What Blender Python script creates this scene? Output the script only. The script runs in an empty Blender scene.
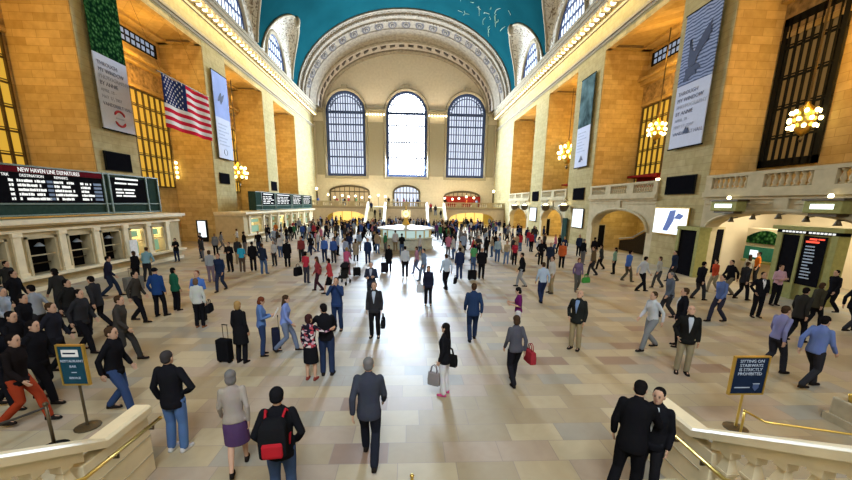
import bpy, bmesh, math, random
from mathutils import Vector, Matrix, Euler
random.seed(7)
R = math.radians
PI = math.pi
scene = bpy.context.scene
COL = scene.collection

# ------------------------------------------------------------------ camera
CAM = Vector((0.629, 0.0, 4.10)); FPX = 368.6; PPX, PPY = 426.0, 284.0
YAW, PITCH, ROLL = R(2.751), R(12.329), R(0.819)
_f = Vector((math.sin(YAW)*math.cos(PITCH), math.cos(YAW)*math.cos(PITCH), -math.sin(PITCH)))
_r0 = Vector((math.cos(YAW), -math.sin(YAW), 0)); _u0 = _r0.cross(_f)
_r = _r0*math.cos(ROLL)+_u0*math.sin(ROLL); _u = -_r0*math.sin(ROLL)+_u0*math.cos(ROLL)
cd = bpy.data.cameras.new('camera'); cam = bpy.data.objects.new('camera', cd); COL.objects.link(cam)
cd.sensor_width = 36.0; cd.lens = 36.0*FPX/852.0; cd.shift_y = 44.0/852.0; cd.clip_end = 400; cd.clip_start = 0.05
cam.matrix_world = Matrix(((_r.x, _u.x, -_f.x, CAM.x), (_r.y, _u.y, -_f.y, CAM.y), (_r.z, _u.z, -_f.z, CAM.z), (0, 0, 0, 1)))
scene.camera = cam
# ------------------------------------------------------------------ world, exposure, area lights
scene.view_settings.view_transform = 'Standard'; scene.view_settings.look = 'None'
scene.view_settings.gamma = 1.0; scene.view_settings.use_curve_mapping = False
scene.view_settings.exposure = -0.18
w = bpy.data.worlds.new('world'); scene.world = w; w.use_nodes = True
w.node_tree.nodes['Background'].inputs[0].default_value = (0.55, 0.70, 1.0, 1); w.node_tree.nodes['Background'].inputs[1].default_value = 0.35
scene.cycles.max_bounces = 6; scene.cycles.diffuse_bounces = 3; scene.cycles.glossy_bounces = 3
scene.cycles.sample_clamp_indirect = 6.0; scene.cycles.caustics_reflective = False; scene.cycles.caustics_refractive = False

def area(name, loc, rot, sx, sy, power, color):
    l = bpy.data.lights.new(name, 'AREA'); l.shape = 'RECTANGLE'; l.size = sx; l.size_y = sy; l.energy = power; l.color = color
    o = bpy.data.objects.new(name, l); o.location = loc; o.rotation_euler = rot; COL.objects.link(o); return o
def point(name, loc, power, color, radius=0.3):
    l = bpy.data.lights.new(name, 'POINT'); l.energy = power; l.color = color; l.shadow_soft_size = radius
    o = bpy.data.objects.new(name, l); o.location = loc; COL.objects.link(o); return o
DAY = (0.62, 0.79, 1.0); WARM = (1.0, 0.80, 0.42); AMBER = (1.0, 0.50, 0.07)
# daylight of the tall windows at both ends of the hall
area('daylight_far_window', (0.1, 78.6, 17.5), (R(-78), 0, 0), 7.6, 15, 46000, DAY)
for sx in (-12.1, 12.2):
    area('daylight_far_window', (sx, 78.6, 17.5), (R(-78), 0, 0), 7.4, 15, 2600, DAY)
for sx, pw_, c_ in ((-9, 480, (1.0, 0.94, 0.86)), (0.6, 1700, (0.80, 0.90, 1.0)), (10, 620, (1.0, 0.94, 0.86))):
    area('daylight_near_window', (sx, -7.2, 16), (R(46), 0, 0), 5.5, 11, pw_, c_).data.spread = R(100 if sx == 0.6 else 120)
# lamps in the cornice trough that wash the vault and the entablature
for s in (-1, 1):
    area('cornice_lamp_light', (s*17.3, 38, 22.5), (0, R(180 - s*25), 0), 0.5, 60, 170, (1.0, 0.88, 0.66))
    area('cornice_lamp_light', (s*17.0, 38, 20.9), (0, R(-s*42), 0), 0.4, 52, 1350, (1.0, 0.78, 0.36))

# lamps along the far end: cornice over the windows and globe lamps of the balcony
area('end_cornice_light', (0, 78.4, 22.6), (R(205), 0, 0), 30, 0.4, 700, (1.0, 0.86, 0.66))
for x in (-13, -8, 8.5, 13.5):
    point('balcony_lamp_light', (x, 76.6, 5.6), 210, (1.0, 0.80, 0.50), 0.3)
# ------------------------------------------------------------------ pixel to place
def ray(x, y): return _r*((x-PPX)/FPX) - _u*((y-PPY)/FPX) + _f
def at_z(x, y, z=0.0): d = ray(x, y); return CAM + d*((z-CAM.z)/d.z)
def at_x(x, y, X): d = ray(x, y); return CAM + d*((X-CAM.x)/d.x)
def at_y(x, y, Y): d = ray(x, y); return CAM + d*((Y-CAM.y)/d.y)

# ------------------------------------------------------------------ materials
def new_mat(name):
    m = bpy.data.materials.new(name); m.use_nodes = True
    nt = m.node_tree; return m, nt, nt.nodes['Principled BSDF']
def N(nt, t, **kw):
    n = nt.nodes.new(t)
    for k, v in kw.items(): setattr(n, k, v)
    return n
def ramp(nt, stops, interp='LINEAR'):
    n = N(nt, 'ShaderNodeValToRGB'); e = n.color_ramp.elements; n.color_ramp.interpolation = interp
    while len(e) < len(stops): e.new(0.5)
    for i, (p, c) in enumerate(stops): e[i].position = p; e[i].color = (*c, 1)
    return n
def plain(name, c, rough=0.6, metal=0.0, noise=0.12, scale=6.0, bump=0.0):
    m, nt, b = new_mat(name)
    tc = N(nt, 'ShaderNodeTexCoord'); nz = N(nt, 'ShaderNodeTexNoise'); nz.inputs['Scale'].default_value = scale; nz.inputs['Detail'].default_value = 4
    nt.links.new(tc.outputs['Object'], nz.inputs['Vector'])
    lo = tuple(x*(1-noise) for x in c); hi = tuple(min(1, x*(1+noise)) for x in c)
    rp = ramp(nt, [(0.3, lo), (0.7, hi)]); nt.links.new(nz.outputs['Fac'], rp.inputs[0]); nt.links.new(rp.outputs[0], b.inputs['Base Color'])
    b.inputs['Roughness'].default_value = rough; b.inputs['Metallic'].default_value = metal
    if bump:
        bp = N(nt, 'ShaderNodeBump'); bp.inputs['Strength'].default_value = bump; bp.inputs['Distance'].default_value = 0.02
        nt.links.new(nz.outputs['Fac'], bp.inputs['Height']); nt.links.new(bp.outputs[0], b.inputs['Normal'])
    return m
def glow(name, c, s):
    m, nt, b = new_mat(name)
    b.inputs['Base Color'].default_value = (*[x*0.1 for x in c], 1); b.inputs['Emission Color'].default_value = (*c, 1); b.inputs['Emission Strength'].default_value = s
    return m
def cloth(name, rough=0.85, bump=0.35, skin=False):
    m, nt, b = new_mat(name)
    oi = N(nt, 'ShaderNodeObjectInfo'); tc = N(nt, 'ShaderNodeTexCoord'); nz = N(nt, 'ShaderNodeTexNoise')
    nz.inputs['Scale'].default_value = 7; nz.inputs['Detail'].default_value = 3
    nt.links.new(tc.outputs['Object'], nz.inputs['Vector'])
    mx = N(nt, 'ShaderNodeMix', data_type='RGBA', blend_type='MULTIPLY'); mx.inputs['Factor'].default_value = 0.25
    nt.links.new(oi.outputs['Color'], mx.inputs['A']); nt.links.new(nz.outputs['Color'], mx.inputs['B']); nt.links.new(mx.outputs['Result'], b.inputs['Base Color'])
    if skin: nt.links.new(oi.outputs['Color'], b.inputs['Base Color'])
    bp = N(nt, 'ShaderNodeBump'); bp.inputs['Strength'].default_value = bump; bp.inputs['Distance'].default_value = 0.03
    nt.links.new(nz.outputs['Fac'], bp.inputs['Height']); nt.links.new(bp.outputs[0], b.inputs['Normal'])
    b.inputs['Roughness'].default_value = rough; b.inputs['Specular IOR Level'].default_value = 0.0
    return m
def stone(name, ax, bw, bh, c1, c2, cm, rough=0.55, mort=0.012, worn=(0.80, 0.78, 0.74)):
    """coursed limestone blocks; ax picks which two object axes the courses run in ('y' side walls, 'x' end walls)"""
    m, nt, b = new_mat(name)
    tc = N(nt, 'ShaderNodeTexCoord'); sp = N(nt, 'ShaderNodeSeparateXYZ'); cb = N(nt, 'ShaderNodeCombineXYZ')
    nt.links.new(tc.outputs['Object'], sp.inputs[0])
    ad = N(nt, 'ShaderNodeMath', operation='ADD'); nt.links.new(sp.outputs['X'], ad.inputs[0]); nt.links.new(sp.outputs['Y'], ad.inputs[1])
    nt.links.new(ad.outputs[0], cb.inputs['X']); nt.links.new(sp.outputs['Z'], cb.inputs['Y'])
    br = N(nt, 'ShaderNodeTexBrick'); nt.links.new(cb.outputs[0], br.inputs['Vector'])
    br.inputs['Scale'].default_value = 1.0; br.inputs['Brick Width'].default_value = bw; br.inputs['Row Height'].default_value = bh
    br.inputs['Mortar Size'].default_value = mort; br.inputs['Mortar Smooth'].default_value = 0.3
    br.inputs['Color1'].default_value = (*c1, 1); br.inputs['Color2'].default_value = (*c2, 1); br.inputs['Mortar'].default_value = (*cm, 1)
    nz = N(nt, 'ShaderNodeTexNoise'); nz.inputs['Scale'].default_value = 2.5; nz.inputs['Detail'].default_value = 6; nt.links.new(tc.outputs['Object'], nz.inputs['Vector'])
    rp = ramp(nt, [(0.3, worn), (0.7, (1, 1, 1))]); nt.links.new(nz.outputs['Fac'], rp.inputs[0])
    mx = N(nt, 'ShaderNodeMix', data_type='RGBA', blend_type='MULTIPLY'); mx.inputs['Factor'].default_value = 1.0
    nt.links.new(br.outputs['Color'], mx.inputs['A']); nt.links.new(rp.outputs[0], mx.inputs['B']); nt.links.new(mx.outputs['Result'], b.inputs['Base Color'])
    b.inputs['Roughness'].default_value = rough
    return m
def floor_mat():
    m, nt, b = new_mat('marble_floor')
    tc = N(nt, 'ShaderNodeTexCoord'); sp = N(nt, 'ShaderNodeSeparateXYZ'); nt.links.new(tc.outputs['Object'], sp.inputs[0])
    def mth(op, a, bb=None):
        n = N(nt, 'ShaderNodeMath', operation=op)
        for i, v in enumerate((a, bb)):
            if v is None: continue
            if isinstance(v, (int, float)): n.inputs[i].default_value = v
            else: nt.links.new(v, n.inputs[i])
        return n.outputs[0]
    ry = mth('DIVIDE', sp.outputs['Y'], 0.52); row = mth('FLOOR', ry)
    wn0 = N(nt, 'ShaderNodeTexWhiteNoise', noise_dimensions='1D'); nt.links.new(row, wn0.inputs['W'])
    rx = mth('ADD', mth('DIVIDE', sp.outputs['X'], 0.94), mth('MULTIPLY', wn0.outputs['Value'], 1.0)); colm = mth('FLOOR', rx)
    cb = N(nt, 'ShaderNodeCombineXYZ'); nt.links.new(row, cb.inputs['X']); nt.links.new(colm, cb.inputs['Y'])
    wn = N(nt, 'ShaderNodeTexWhiteNoise', noise_dimensions='2D'); nt.links.new(cb.outputs[0], wn.inputs['Vector'])
    rp = ramp(nt, [(0, (0.345, 0.28, 0.175)), (0.3, (0.415, 0.34, 0.21)), (0.5, (0.38, 0.30, 0.215)), (0.7, (0.445, 0.375, 0.24)), (0.88, (0.31, 0.285, 0.225)), (0.97, (0.26, 0.175, 0.12))], 'CONSTANT')
    nt.links.new(wn.outputs['Value'], rp.inputs[0])
    nz = N(nt, 'ShaderNodeTexNoise'); nz.inputs['Scale'].default_value = 3.0; nz.inputs['Detail'].default_value = 8; nz.inputs['Distortion'].default_value = 1.2
    nt.links.new(tc.outputs['Object'], nz.inputs['Vector'])
    rp2 = ramp(nt, [(0.3, (0.92, 0.90, 0.89)), (0.65, (1, 1, 1))]); nt.links.new(nz.outputs['Fac'], rp2.inputs[0])
    mx = N(nt, 'ShaderNodeMix', data_type='RGBA', blend_type='MULTIPLY'); mx.inputs['Factor'].default_value = 1
    nt.links.new(rp.outputs[0], mx.inputs['A']); nt.links.new(rp2.outputs[0], mx.inputs['B'])
    fx = mth('FRACT', rx); fy = mth('FRACT', ry)
    gx = mth('LESS_THAN', fx, 0.012); gy = mth('LESS_THAN', fy, 0.02); g = mth('MAXIMUM', gx, gy)
    mx2 = N(nt, 'ShaderNodeMix', data_type='RGBA'); nt.links.new(g, mx2.inputs['Factor']); nt.links.new(mx.outputs['Result'], mx2.inputs['A'])
    mx2.inputs['B'].default_value = (0.26, 0.21, 0.17, 1); nt.links.new(mx2.outputs['Result'], b.inputs['Base Color'])
    rr = N(nt, 'ShaderNodeMapRange'); rr.inputs['To Min'].default_value = 0.42; rr.inputs['To Max'].default_value = 0.56
    nt.links.new(nz.outputs['Fac'], rr.inputs['Value']); nt.links.new(rr.outputs[0], b.inputs['Roughness'])
    return m
def foliage_mat():
    m, nt, b = new_mat('foliage_photograph')
    tc = N(nt, 'ShaderNodeTexCoord'); v = N(nt, 'ShaderNodeTexVoronoi'); v.inputs['Scale'].default_value = 5
    nt.links.new(tc.outputs['Object'], v.inputs['Vector'])
    rp = ramp(nt, [(0.0, (0.14, 0.26, 0.13)), (0.3, (0.03, 0.11, 0.03)), (0.65, (0.004, 0.02, 0.01))]); nt.links.new(v.outputs['Distance'], rp.inputs[0]); nt.links.new(rp.outputs[0], b.inputs['Base Color'])
    return m
def water_mat():
    m, nt, b = new_mat('water_photograph')
    tc = N(nt, 'ShaderNodeTexCoord'); v = N(nt, 'ShaderNodeTexWave'); v.bands_direction = 'Z'; v.inputs['Scale'].default_value = 1.6; v.inputs['Distortion'].default_value = 5.0; v.inputs['Detail'].default_value = 3
    nt.links.new(tc.outputs['Object'], v.inputs['Vector'])
    rp = ramp(nt, [(0.0, (0.06, 0.08, 0.16)), (0.45, (0.24, 0.30, 0.47)), (1, (0.36, 0.42, 0.60))]); nt.links.new(v.outputs['Color'], rp.inputs[0]); nt.links.new(rp.outputs[0], b.inputs['Base Color'])
    return m
def floral_mat():
    m, nt, b = new_mat('floral_print')
    tc = N(nt, 'ShaderNodeTexCoord'); v = N(nt, 'ShaderNodeTexVoronoi'); v.inputs['Scale'].default_value = 16
    nt.links.new(tc.outputs['Object'], v.inputs['Vector'])
    sp = N(nt, 'ShaderNodeSeparateColor'); nt.links.new(v.outputs['Color'], sp.inputs[0])
    rp = ramp(nt, [(0, (0.015, 0.012, 0.02)), (0.45, (0.40, 0.06, 0.08)), (0.62, (0.62, 0.55, 0.55)), (0.78, (0.02, 0.02, 0.04)), (0.9, (0.45, 0.25, 0.32))], 'CONSTANT')
    nt.links.new(sp.outputs[0], rp.inputs[0]); nt.links.new(rp.outputs[0], b.inputs['Base Color']); b.inputs['Roughness'].default_value = 0.9
    return m
def ornament_mat():
    m, nt, b = new_mat('plaster_ornament')
    tc = N(nt, 'ShaderNodeTexCoord'); nz = N(nt, 'ShaderNodeTexNoise'); nz.inputs['Scale'].default_value = 1.6; nz.inputs['Detail'].default_value = 4; nz.inputs['Distortion'].default_value = 2.5
    nt.links.new(tc.outputs['Object'], nz.inputs['Vector'])
    rp = ramp(nt, [(0.36, (0.20, 0.15, 0.10)), (0.46, (0.60, 0.54, 0.44)), (0.6, (0.72, 0.66, 0.55))]); nt.links.new(nz.outputs['Fac'], rp.inputs[0]); nt.links.new(rp.outputs[0], b.inputs['Base Color'])
    bp = N(nt, 'ShaderNodeBump'); bp.inputs['Distance'].default_value = 0.15; nt.links.new(nz.outputs['Fac'], bp.inputs['Height']); nt.links.new(bp.outputs[0], b.inputs['Normal'])
    b.inputs['Roughness'].default_value = 0.7
    return m

M = {}
M['floor'] = floor_mat()
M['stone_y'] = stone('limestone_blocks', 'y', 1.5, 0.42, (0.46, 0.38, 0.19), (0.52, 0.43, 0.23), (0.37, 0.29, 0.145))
M['stone_in'] = stone('lamp_warmed_limestone', 'y', 1.3, 0.42, (0.52, 0.38, 0.16), (0.68, 0.52, 0.25), (0.42, 0.30, 0.12))  # same limestone with the amber glow of the bay lamps mixed into its colour
M['stone_x'] = stone('pale_limestone_blocks', 'x', 2.4, 0.9, (0.74, 0.64, 0.49), (0.76, 0.66, 0.51), (0.68, 0.58, 0.44), worn=(0.88, 0.87, 0.86))
M['marble'] = plain('botticino_marble', (0.52, 0.44, 0.28), 0.5, noise=0.10, scale=2.5)
M['marble_rail'] = plain('polished_balustrade_marble', (0.80, 0.69, 0.46), 0.4, noise=0.08, scale=3)
M['marble_dark'] = plain('darker_marble', (0.42, 0.36, 0.24), 0.5)  # darker marble tone for gallery floor, joints and pedestal
M['plaster'] = plain('cream_plaster', (0.66, 0.58, 0.44), 0.7, noise=0.06, scale=1.0)
M['trim'] = plain('moulded_plaster', (0.40, 0.335, 0.235), 0.6, noise=0.05)
M['trim_dark'] = plain('dark_brown_moulding', (0.16, 0.12, 0.07), 0.6)  # dark brown lines between mouldings and round the soffit panels
M['ornament'] = ornament_mat()
M['vault'] = plain('teal_vault_paint', (0.005, 0.049, 0.060), 0.8, noise=0.14, scale=0.25)
M['gold_line'] = plain('gilt_line', (0.16, 0.26, 0.14), 0.5)
M['bronze'] = plain('dark_bronze', (0.10, 0.075, 0.04), 0.45, 0.5)
M['brass'] = plain('polished_brass', (0.72, 0.50, 0.12), 0.28, 0.9, noise=0.05)
M['iron'] = plain('black_iron', (0.02, 0.02, 0.018), 0.5)
M['blue_iron'] = plain('blue_black_window_iron', (0.035, 0.06, 0.16), 0.5)
M['green_metal'] = plain('dark_green_enamel', (0.03, 0.055, 0.045), 0.4)
M['olive_metal'] = plain('olive_bronze', (0.30, 0.29, 0.11), 0.45, 0.2)
M['board_black'] = plain('board_black', (0.008, 0.008, 0.010), 0.6)
M['screen_off'] = plain('dark_screen', (0.006, 0.006, 0.008), 0.5)
M['board_red'] = plain('oxblood_band', (0.13, 0.012, 0.02), 0.5)
M['white_text'] = glow('white_lit_letters', (0.95, 0.95, 0.90), 1.1)
M['dim_text'] = glow('dim_blue_letters', (0.10, 0.16, 0.28), 0.5)
M['red_text'] = glow('red_lit_letters', (1.0, 0.08, 0.03), 1.5)
M['sky_pane'] = glow('daylit_glass', (0.74, 0.82, 1.0), 1.25)
M['sun_pane'] = glow('sunlit_glass', (0.88, 0.94, 1.0), 22.0)
M['lunette_pane'] = glow('daylit_lunette_glass', (0.80, 0.90, 1.0), 2.4)
M['amber_pane'] = glow('amber_lit_glass', (1.0, 0.57, 0.06), 0.75)
M['bulb'] = glow('lamp_bulb', (1.0, 0.86, 0.50), 7.0)
M['hot_bulb'] = glow('chandelier_bulb', (1.0, 0.78, 0.30), 9.0)
M['tube'] = glow('white_tube_lamp', (0.85, 1.0, 0.95), 2.5)
M['poster_lit'] = glow('backlit_poster', (0.86, 0.95, 1.0), 1.5)
M['poster_blue'] = glow('backlit_poster_blue', (0.04, 0.10, 0.40), 0.8)
M['booth_lit'] = glow('lit_ticket_hall', (1.0, 0.80, 0.36), 1.0)
M['booth_green'] = glow('lit_green_panel', (0.30, 0.55, 0.33), 0.7)
M['shop_lit'] = glow('lit_shop_front', (1.0, 0.72, 0.20), 1.3)
M['clock_lit'] = glow('opal_clock_glass', (1.0, 0.88, 0.50), 1.6)
M['banner_white'] = plain('white_banner', (0.62, 0.66, 0.80), 0.8, noise=0.03)
M['banner_ink'] = plain('banner_ink', (0.16, 0.18, 0.30), 0.8)
M['banner_red'] = plain('banner_red', (0.45, 0.03, 0.05), 0.8)
M['banner_blue'] = plain('banner_sky_photograph', (0.34, 0.42, 0.72), 0.8, noise=0.1, scale=0.6)
M['ink_blue'] = plain('navy_ink', (0.012, 0.02, 0.07), 0.8)
M['foliage'] = foliage_mat(); M['water'] = water_mat(); M['floral'] = floral_mat()
M['flag_red'] = plain('flag_red', (0.55, 0.02, 0.04), 0.85, noise=0.05)
M['flag_white'] = plain('flag_white', (0.72, 0.66, 0.60), 0.85, noise=0.04)
M['flag_blue'] = plain('flag_blue', (0.02, 0.03, 0.10), 0.85)
M['teal_glass'] = plain('teal_shop_glass', (0.04, 0.20, 0.15), 0.2)
M['ramp_dark'] = plain('dark_ramp', (0.05, 0.04, 0.03), 0.5)
M['sign_navy'] = plain('navy_sign', (0.012, 0.022, 0.05), 0.4)
M['sign_teal'] = plain('teal_sign', (0.015, 0.06, 0.09), 0.4)
M['sign_text'] = plain('pale_sign_text', (0.42, 0.50, 0.62), 0.6)
M['paper'] = plain('white_paper', (0.78, 0.78, 0.76), 0.8)
M['cloth'] = cloth('woven_cloth'); M['skin'] = cloth('skin', 0.55, 0.05, True); M['hair'] = cloth('hair', 0.6, 0.6)
M['leather'] = cloth('leather', 0.4, 0.2); M['eye'] = plain('eye_dark', (0.02, 0.015, 0.01), 0.3); M['lip'] = plain('lip', (0.35, 0.12, 0.10), 0.5)
M['red_shop'] = plain('oxblood_shop_front', (0.22, 0.02, 0.015), 0.5)
M['harbour'] = plain('harbour_photograph', (0.10, 0.16, 0.17), 0.8, noise=0.7, scale=0.8)
M['shop_wall'] = plain('yellow_passage_wall', (0.60, 0.48, 0.16), 0.7)
M['shop_lit_dim'] = glow('softly_lit_shop', (1.0, 0.72, 0.36), 0.45)
M['kiosk_glass'] = glow('lit_kiosk_glass', (0.70, 0.95, 0.90), 0.7)
M['kiosk_counter'] = plain('pale_green_marble', (0.60, 0.66, 0.60), 0.4)
M['kiosk_white'] = plain('white_kiosk_roof', (0.72, 0.76, 0.76), 0.4)
M['badge_blue'] = plain('badge_blue', (0.05, 0.09, 0.22), 0.6)
M['leather_dark'] = plain('dark_rope', (0.03, 0.025, 0.02), 0.6)
M['arch_stone'] = plain('carved_arch_stone', (0.27, 0.225, 0.17), 0.7, noise=0.22, scale=2.2)
M['frieze'] = plain('carved_frieze', (0.40, 0.28, 0.12), 0.7, noise=0.55, scale=3.0, bump=0.6)
M['dim_amber'] = glow('dim_amber_glass', (0.75, 0.42, 0.12), 0.18)
M['skylight_pane'] = glow('skylight_glass', (0.55, 0.70, 0.95), 0.5)
M['arch_band'] = plain('fretwork_band', (0.46, 0.40, 0.36), 0.7, noise=0.2, scale=2)
M['rosette_dark'] = plain('rosette_ground', (0.065, 0.05, 0.045), 0.7)
for k_ in ('board_black', 'screen_off', 'iron', 'foliage', 'water', 'banner_white', 'banner_blue', 'harbour', 'flag_red', 'flag_white', 'flag_blue', 'vault', 'green_metal', 'sign_navy', 'sign_teal', 'board_red', 'floral', 'ramp_dark', 'teal_glass', 'marble', 'stone_y', 'stone_in', 'stone_x', 'trim', 'ornament', 'arch_stone', 'arch_band', 'plaster', 'olive_metal', 'red_shop'): M[k_].node_tree.nodes['Principled BSDF'].inputs['Specular IOR Level'].default_value = 0.0

# ------------------------------------------------------------------ mesh helpers
class MB:
    def __init__(s): s.v = []; s.f = []; s.mi = []; s.cur = 0
    def add(s, vs, fs):
        o = len(s.v); s.v += [tuple(v) for v in vs]; s.f += [tuple(i+o for i in f) for f in fs]; s.mi += [s.cur]*len(fs); return s
    def m(s, i): s.cur = i; return s
    def box(s, x0, x1, y0, y1, z0, z1):
        x0, x1 = sorted((x0, x1)); y0, y1 = sorted((y0, y1)); z0, z1 = sorted((z0, z1))
        return s.add([(x0,y0,z0),(x1,y0,z0),(x1,y1,z0),(x0,y1,z0),(x0,y0,z1),(x1,y0,z1),(x1,y1,z1),(x0,y1,z1)],
                     [(0,3,2,1),(4,5,6,7),(0,1,5,4),(1,2,6,5),(2,3,7,6),(3,0,4,7)])
    def obox(s, c, u, v, n, hu, hv, hn):
        c, u, v, n = Vector(c), Vector(u).normalized(), Vector(v).normalized(), Vector(n).normalized()
        vs = [c+u*a*hu+v*b*hv+n*d*hn for d in (-1, 1) for a, b in ((-1,-1),(1,-1),(1,1),(-1,1))]
        return s.add(vs, [(0,3,2,1),(4,5,6,7),(0,1,5,4),(1,2,6,5),(2,3,7,6),(3,0,4,7)])
    def tube(s, pts, r, n=8, cap=True):
        pts = [Vector(p) for p in pts]; rs = r if isinstance(r, (list, tuple)) else [r]*len(pts); rings = []
        a = None
        for i, p in enumerate(pts):
            d = (pts[min(i+1, len(pts)-1)]-pts[max(i-1, 0)]).normalized()
            if a is None:
                a = d.cross(Vector((0, 0, 1)))
                if a.length < 1e-2: a = d.cross(Vector((0, 1, 0)))
            a = a-d*a.dot(d)          # carried along, so the section never flips
            if a.length < 1e-4: a = d.cross(Vector((0, 1, 0)))
            a.normalize(); b = d.cross(a)
            rings.append([p+a*math.cos(2*PI*k/n)*rs[i]+b*math.sin(2*PI*k/n)*rs[i] for k in range(n)])
        return s.rings(rings, cap)
    def rings(s, rings, cap=True):
        n = len(rings[0]); vs = [v for r in rings for v in r]; fs = []
        for i in range(len(rings)-1):
            for k in range(n): a = i*n+k; b = i*n+(k+1) % n; fs.append((a, b, b+n, a+n))
        if cap: fs.append(tuple(range(n-1, -1, -1))); fs.append(tuple((len(rings)-1)*n+k for k in range(n)))
        return s.add(vs, fs)
    def lathe(s, prof, c=(0, 0, 0), n=12, cap=True, sq=False):
        rings = []
        for r, z in prof:
            rings.append([(c[0]+r*math.cos(2*PI*(k+.5)/n), c[1]+r*math.sin(2*PI*(k+.5)/n), c[2]+z) for k in range(n)])
        return s.rings(rings, cap)
    def ell(s, c, rx, ry, rz, n=10, k=6):
        rings = []
        for i in range(1, k):
            t = PI*i/k-PI/2
            rings.append([(c[0]+rx*math.cos(t)*math.cos(2*PI*j/n), c[1]+ry*math.cos(t)*math.sin(2*PI*j/n), c[2]+rz*math.sin(t)) for j in range(n)])
        return s.rings(rings)
    def poly(s, pts, n, th):
        n = Vector(n).normalized()*th; k = len(pts); P = [Vector(p) for p in pts]
        vs = P+[p+n for p in P]; fs = [tuple(range(k-1, -1, -1)), tuple(range(k, 2*k))]+[(i, (i+1) % k, (i+1) % k+k, i+k) for i in range(k)]
        return s.add(vs, fs)
    def mesh(s, name, mats, smooth=False):
        me = bpy.data.meshes.new(name); me.from_pydata(s.v, [], s.f)
        for mt in (mats if isinstance(mats, (list, tuple)) else [mats]): me.materials.append(M[mt] if isinstance(mt, str) else mt)
        me.polygons.foreach_set('material_index', s.mi)
        bm = bmesh.new(); bm.from_mesh(me); bmesh.ops.recalc_face_normals(bm, faces=bm.faces); bm.to_mesh(me); bm.free()
        if smooth: me.polygons.foreach_set('use_smooth', [True]*len(me.polygons))
        me.update(); return me
    def build(s, name, mats, parent=None, smooth=False, bevel=0):
        o = bpy.data.objects.new(name, s.mesh(name, mats, smooth)); COL.objects.link(o)
        if parent: o.parent = parent; o.matrix_parent_inverse = Matrix.Translation(-parent.location)
        if bevel:
            bv = o.modifiers.new('bevel', 'BEVEL'); bv.width = bevel; bv.segments = 2; bv.limit_method = 'ANGLE'
        return o
def struct(o): o['kind'] = 'structure'; return o
def tag(o, label, cat, group=None):
    o['label'] = label; o['category'] = cat
    if group: o['group'] = group
    return o
def thing(name, loc, label, cat, group=None):
    o = bpy.data.objects.new(name, None); o.location = loc; o.empty_display_size = 0.2; COL.objects.link(o)
    return tag(o, label, cat, group)
def text(name, body, size, origin, u, v, mat, parent, align='LEFT', ext=0.004, width=1.0):
    """letters on a surface: u is the reading direction, v is up"""
    cu = bpy.data.curves.new(name, 'FONT'); cu.body = body; cu.size = size; cu.align_x = align; cu.extrude = ext; cu.resolution_u = 2
    tmp = bpy.data.objects.new(name, cu); COL.objects.link(tmp); dg = bpy.context.evaluated_depsgraph_get(); dg.update()
    me = bpy.data.meshes.new_from_object(tmp.evaluated_get(dg)); me.materials.clear(); me.materials.append(M[mat]); bpy.data.objects.remove(tmp); bpy.data.curves.remove(cu)
    o = bpy.data.objects.new(name, me); COL.objects.link(o)
    u = Vector(u).normalized(); v = Vector(v).normalized(); n = u.cross(v); p = Vector(origin)
    o.matrix_world = Matrix(((u.x*width, v.x, n.x, p.x), (u.y*width, v.y, n.y, p.y), (u.z*width, v.z, n.z, p.z), (0, 0, 0, 1)))
    if parent: o.parent = parent; o.matrix_parent_inverse = Matrix.Translation(-parent.location)
    return o

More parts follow.
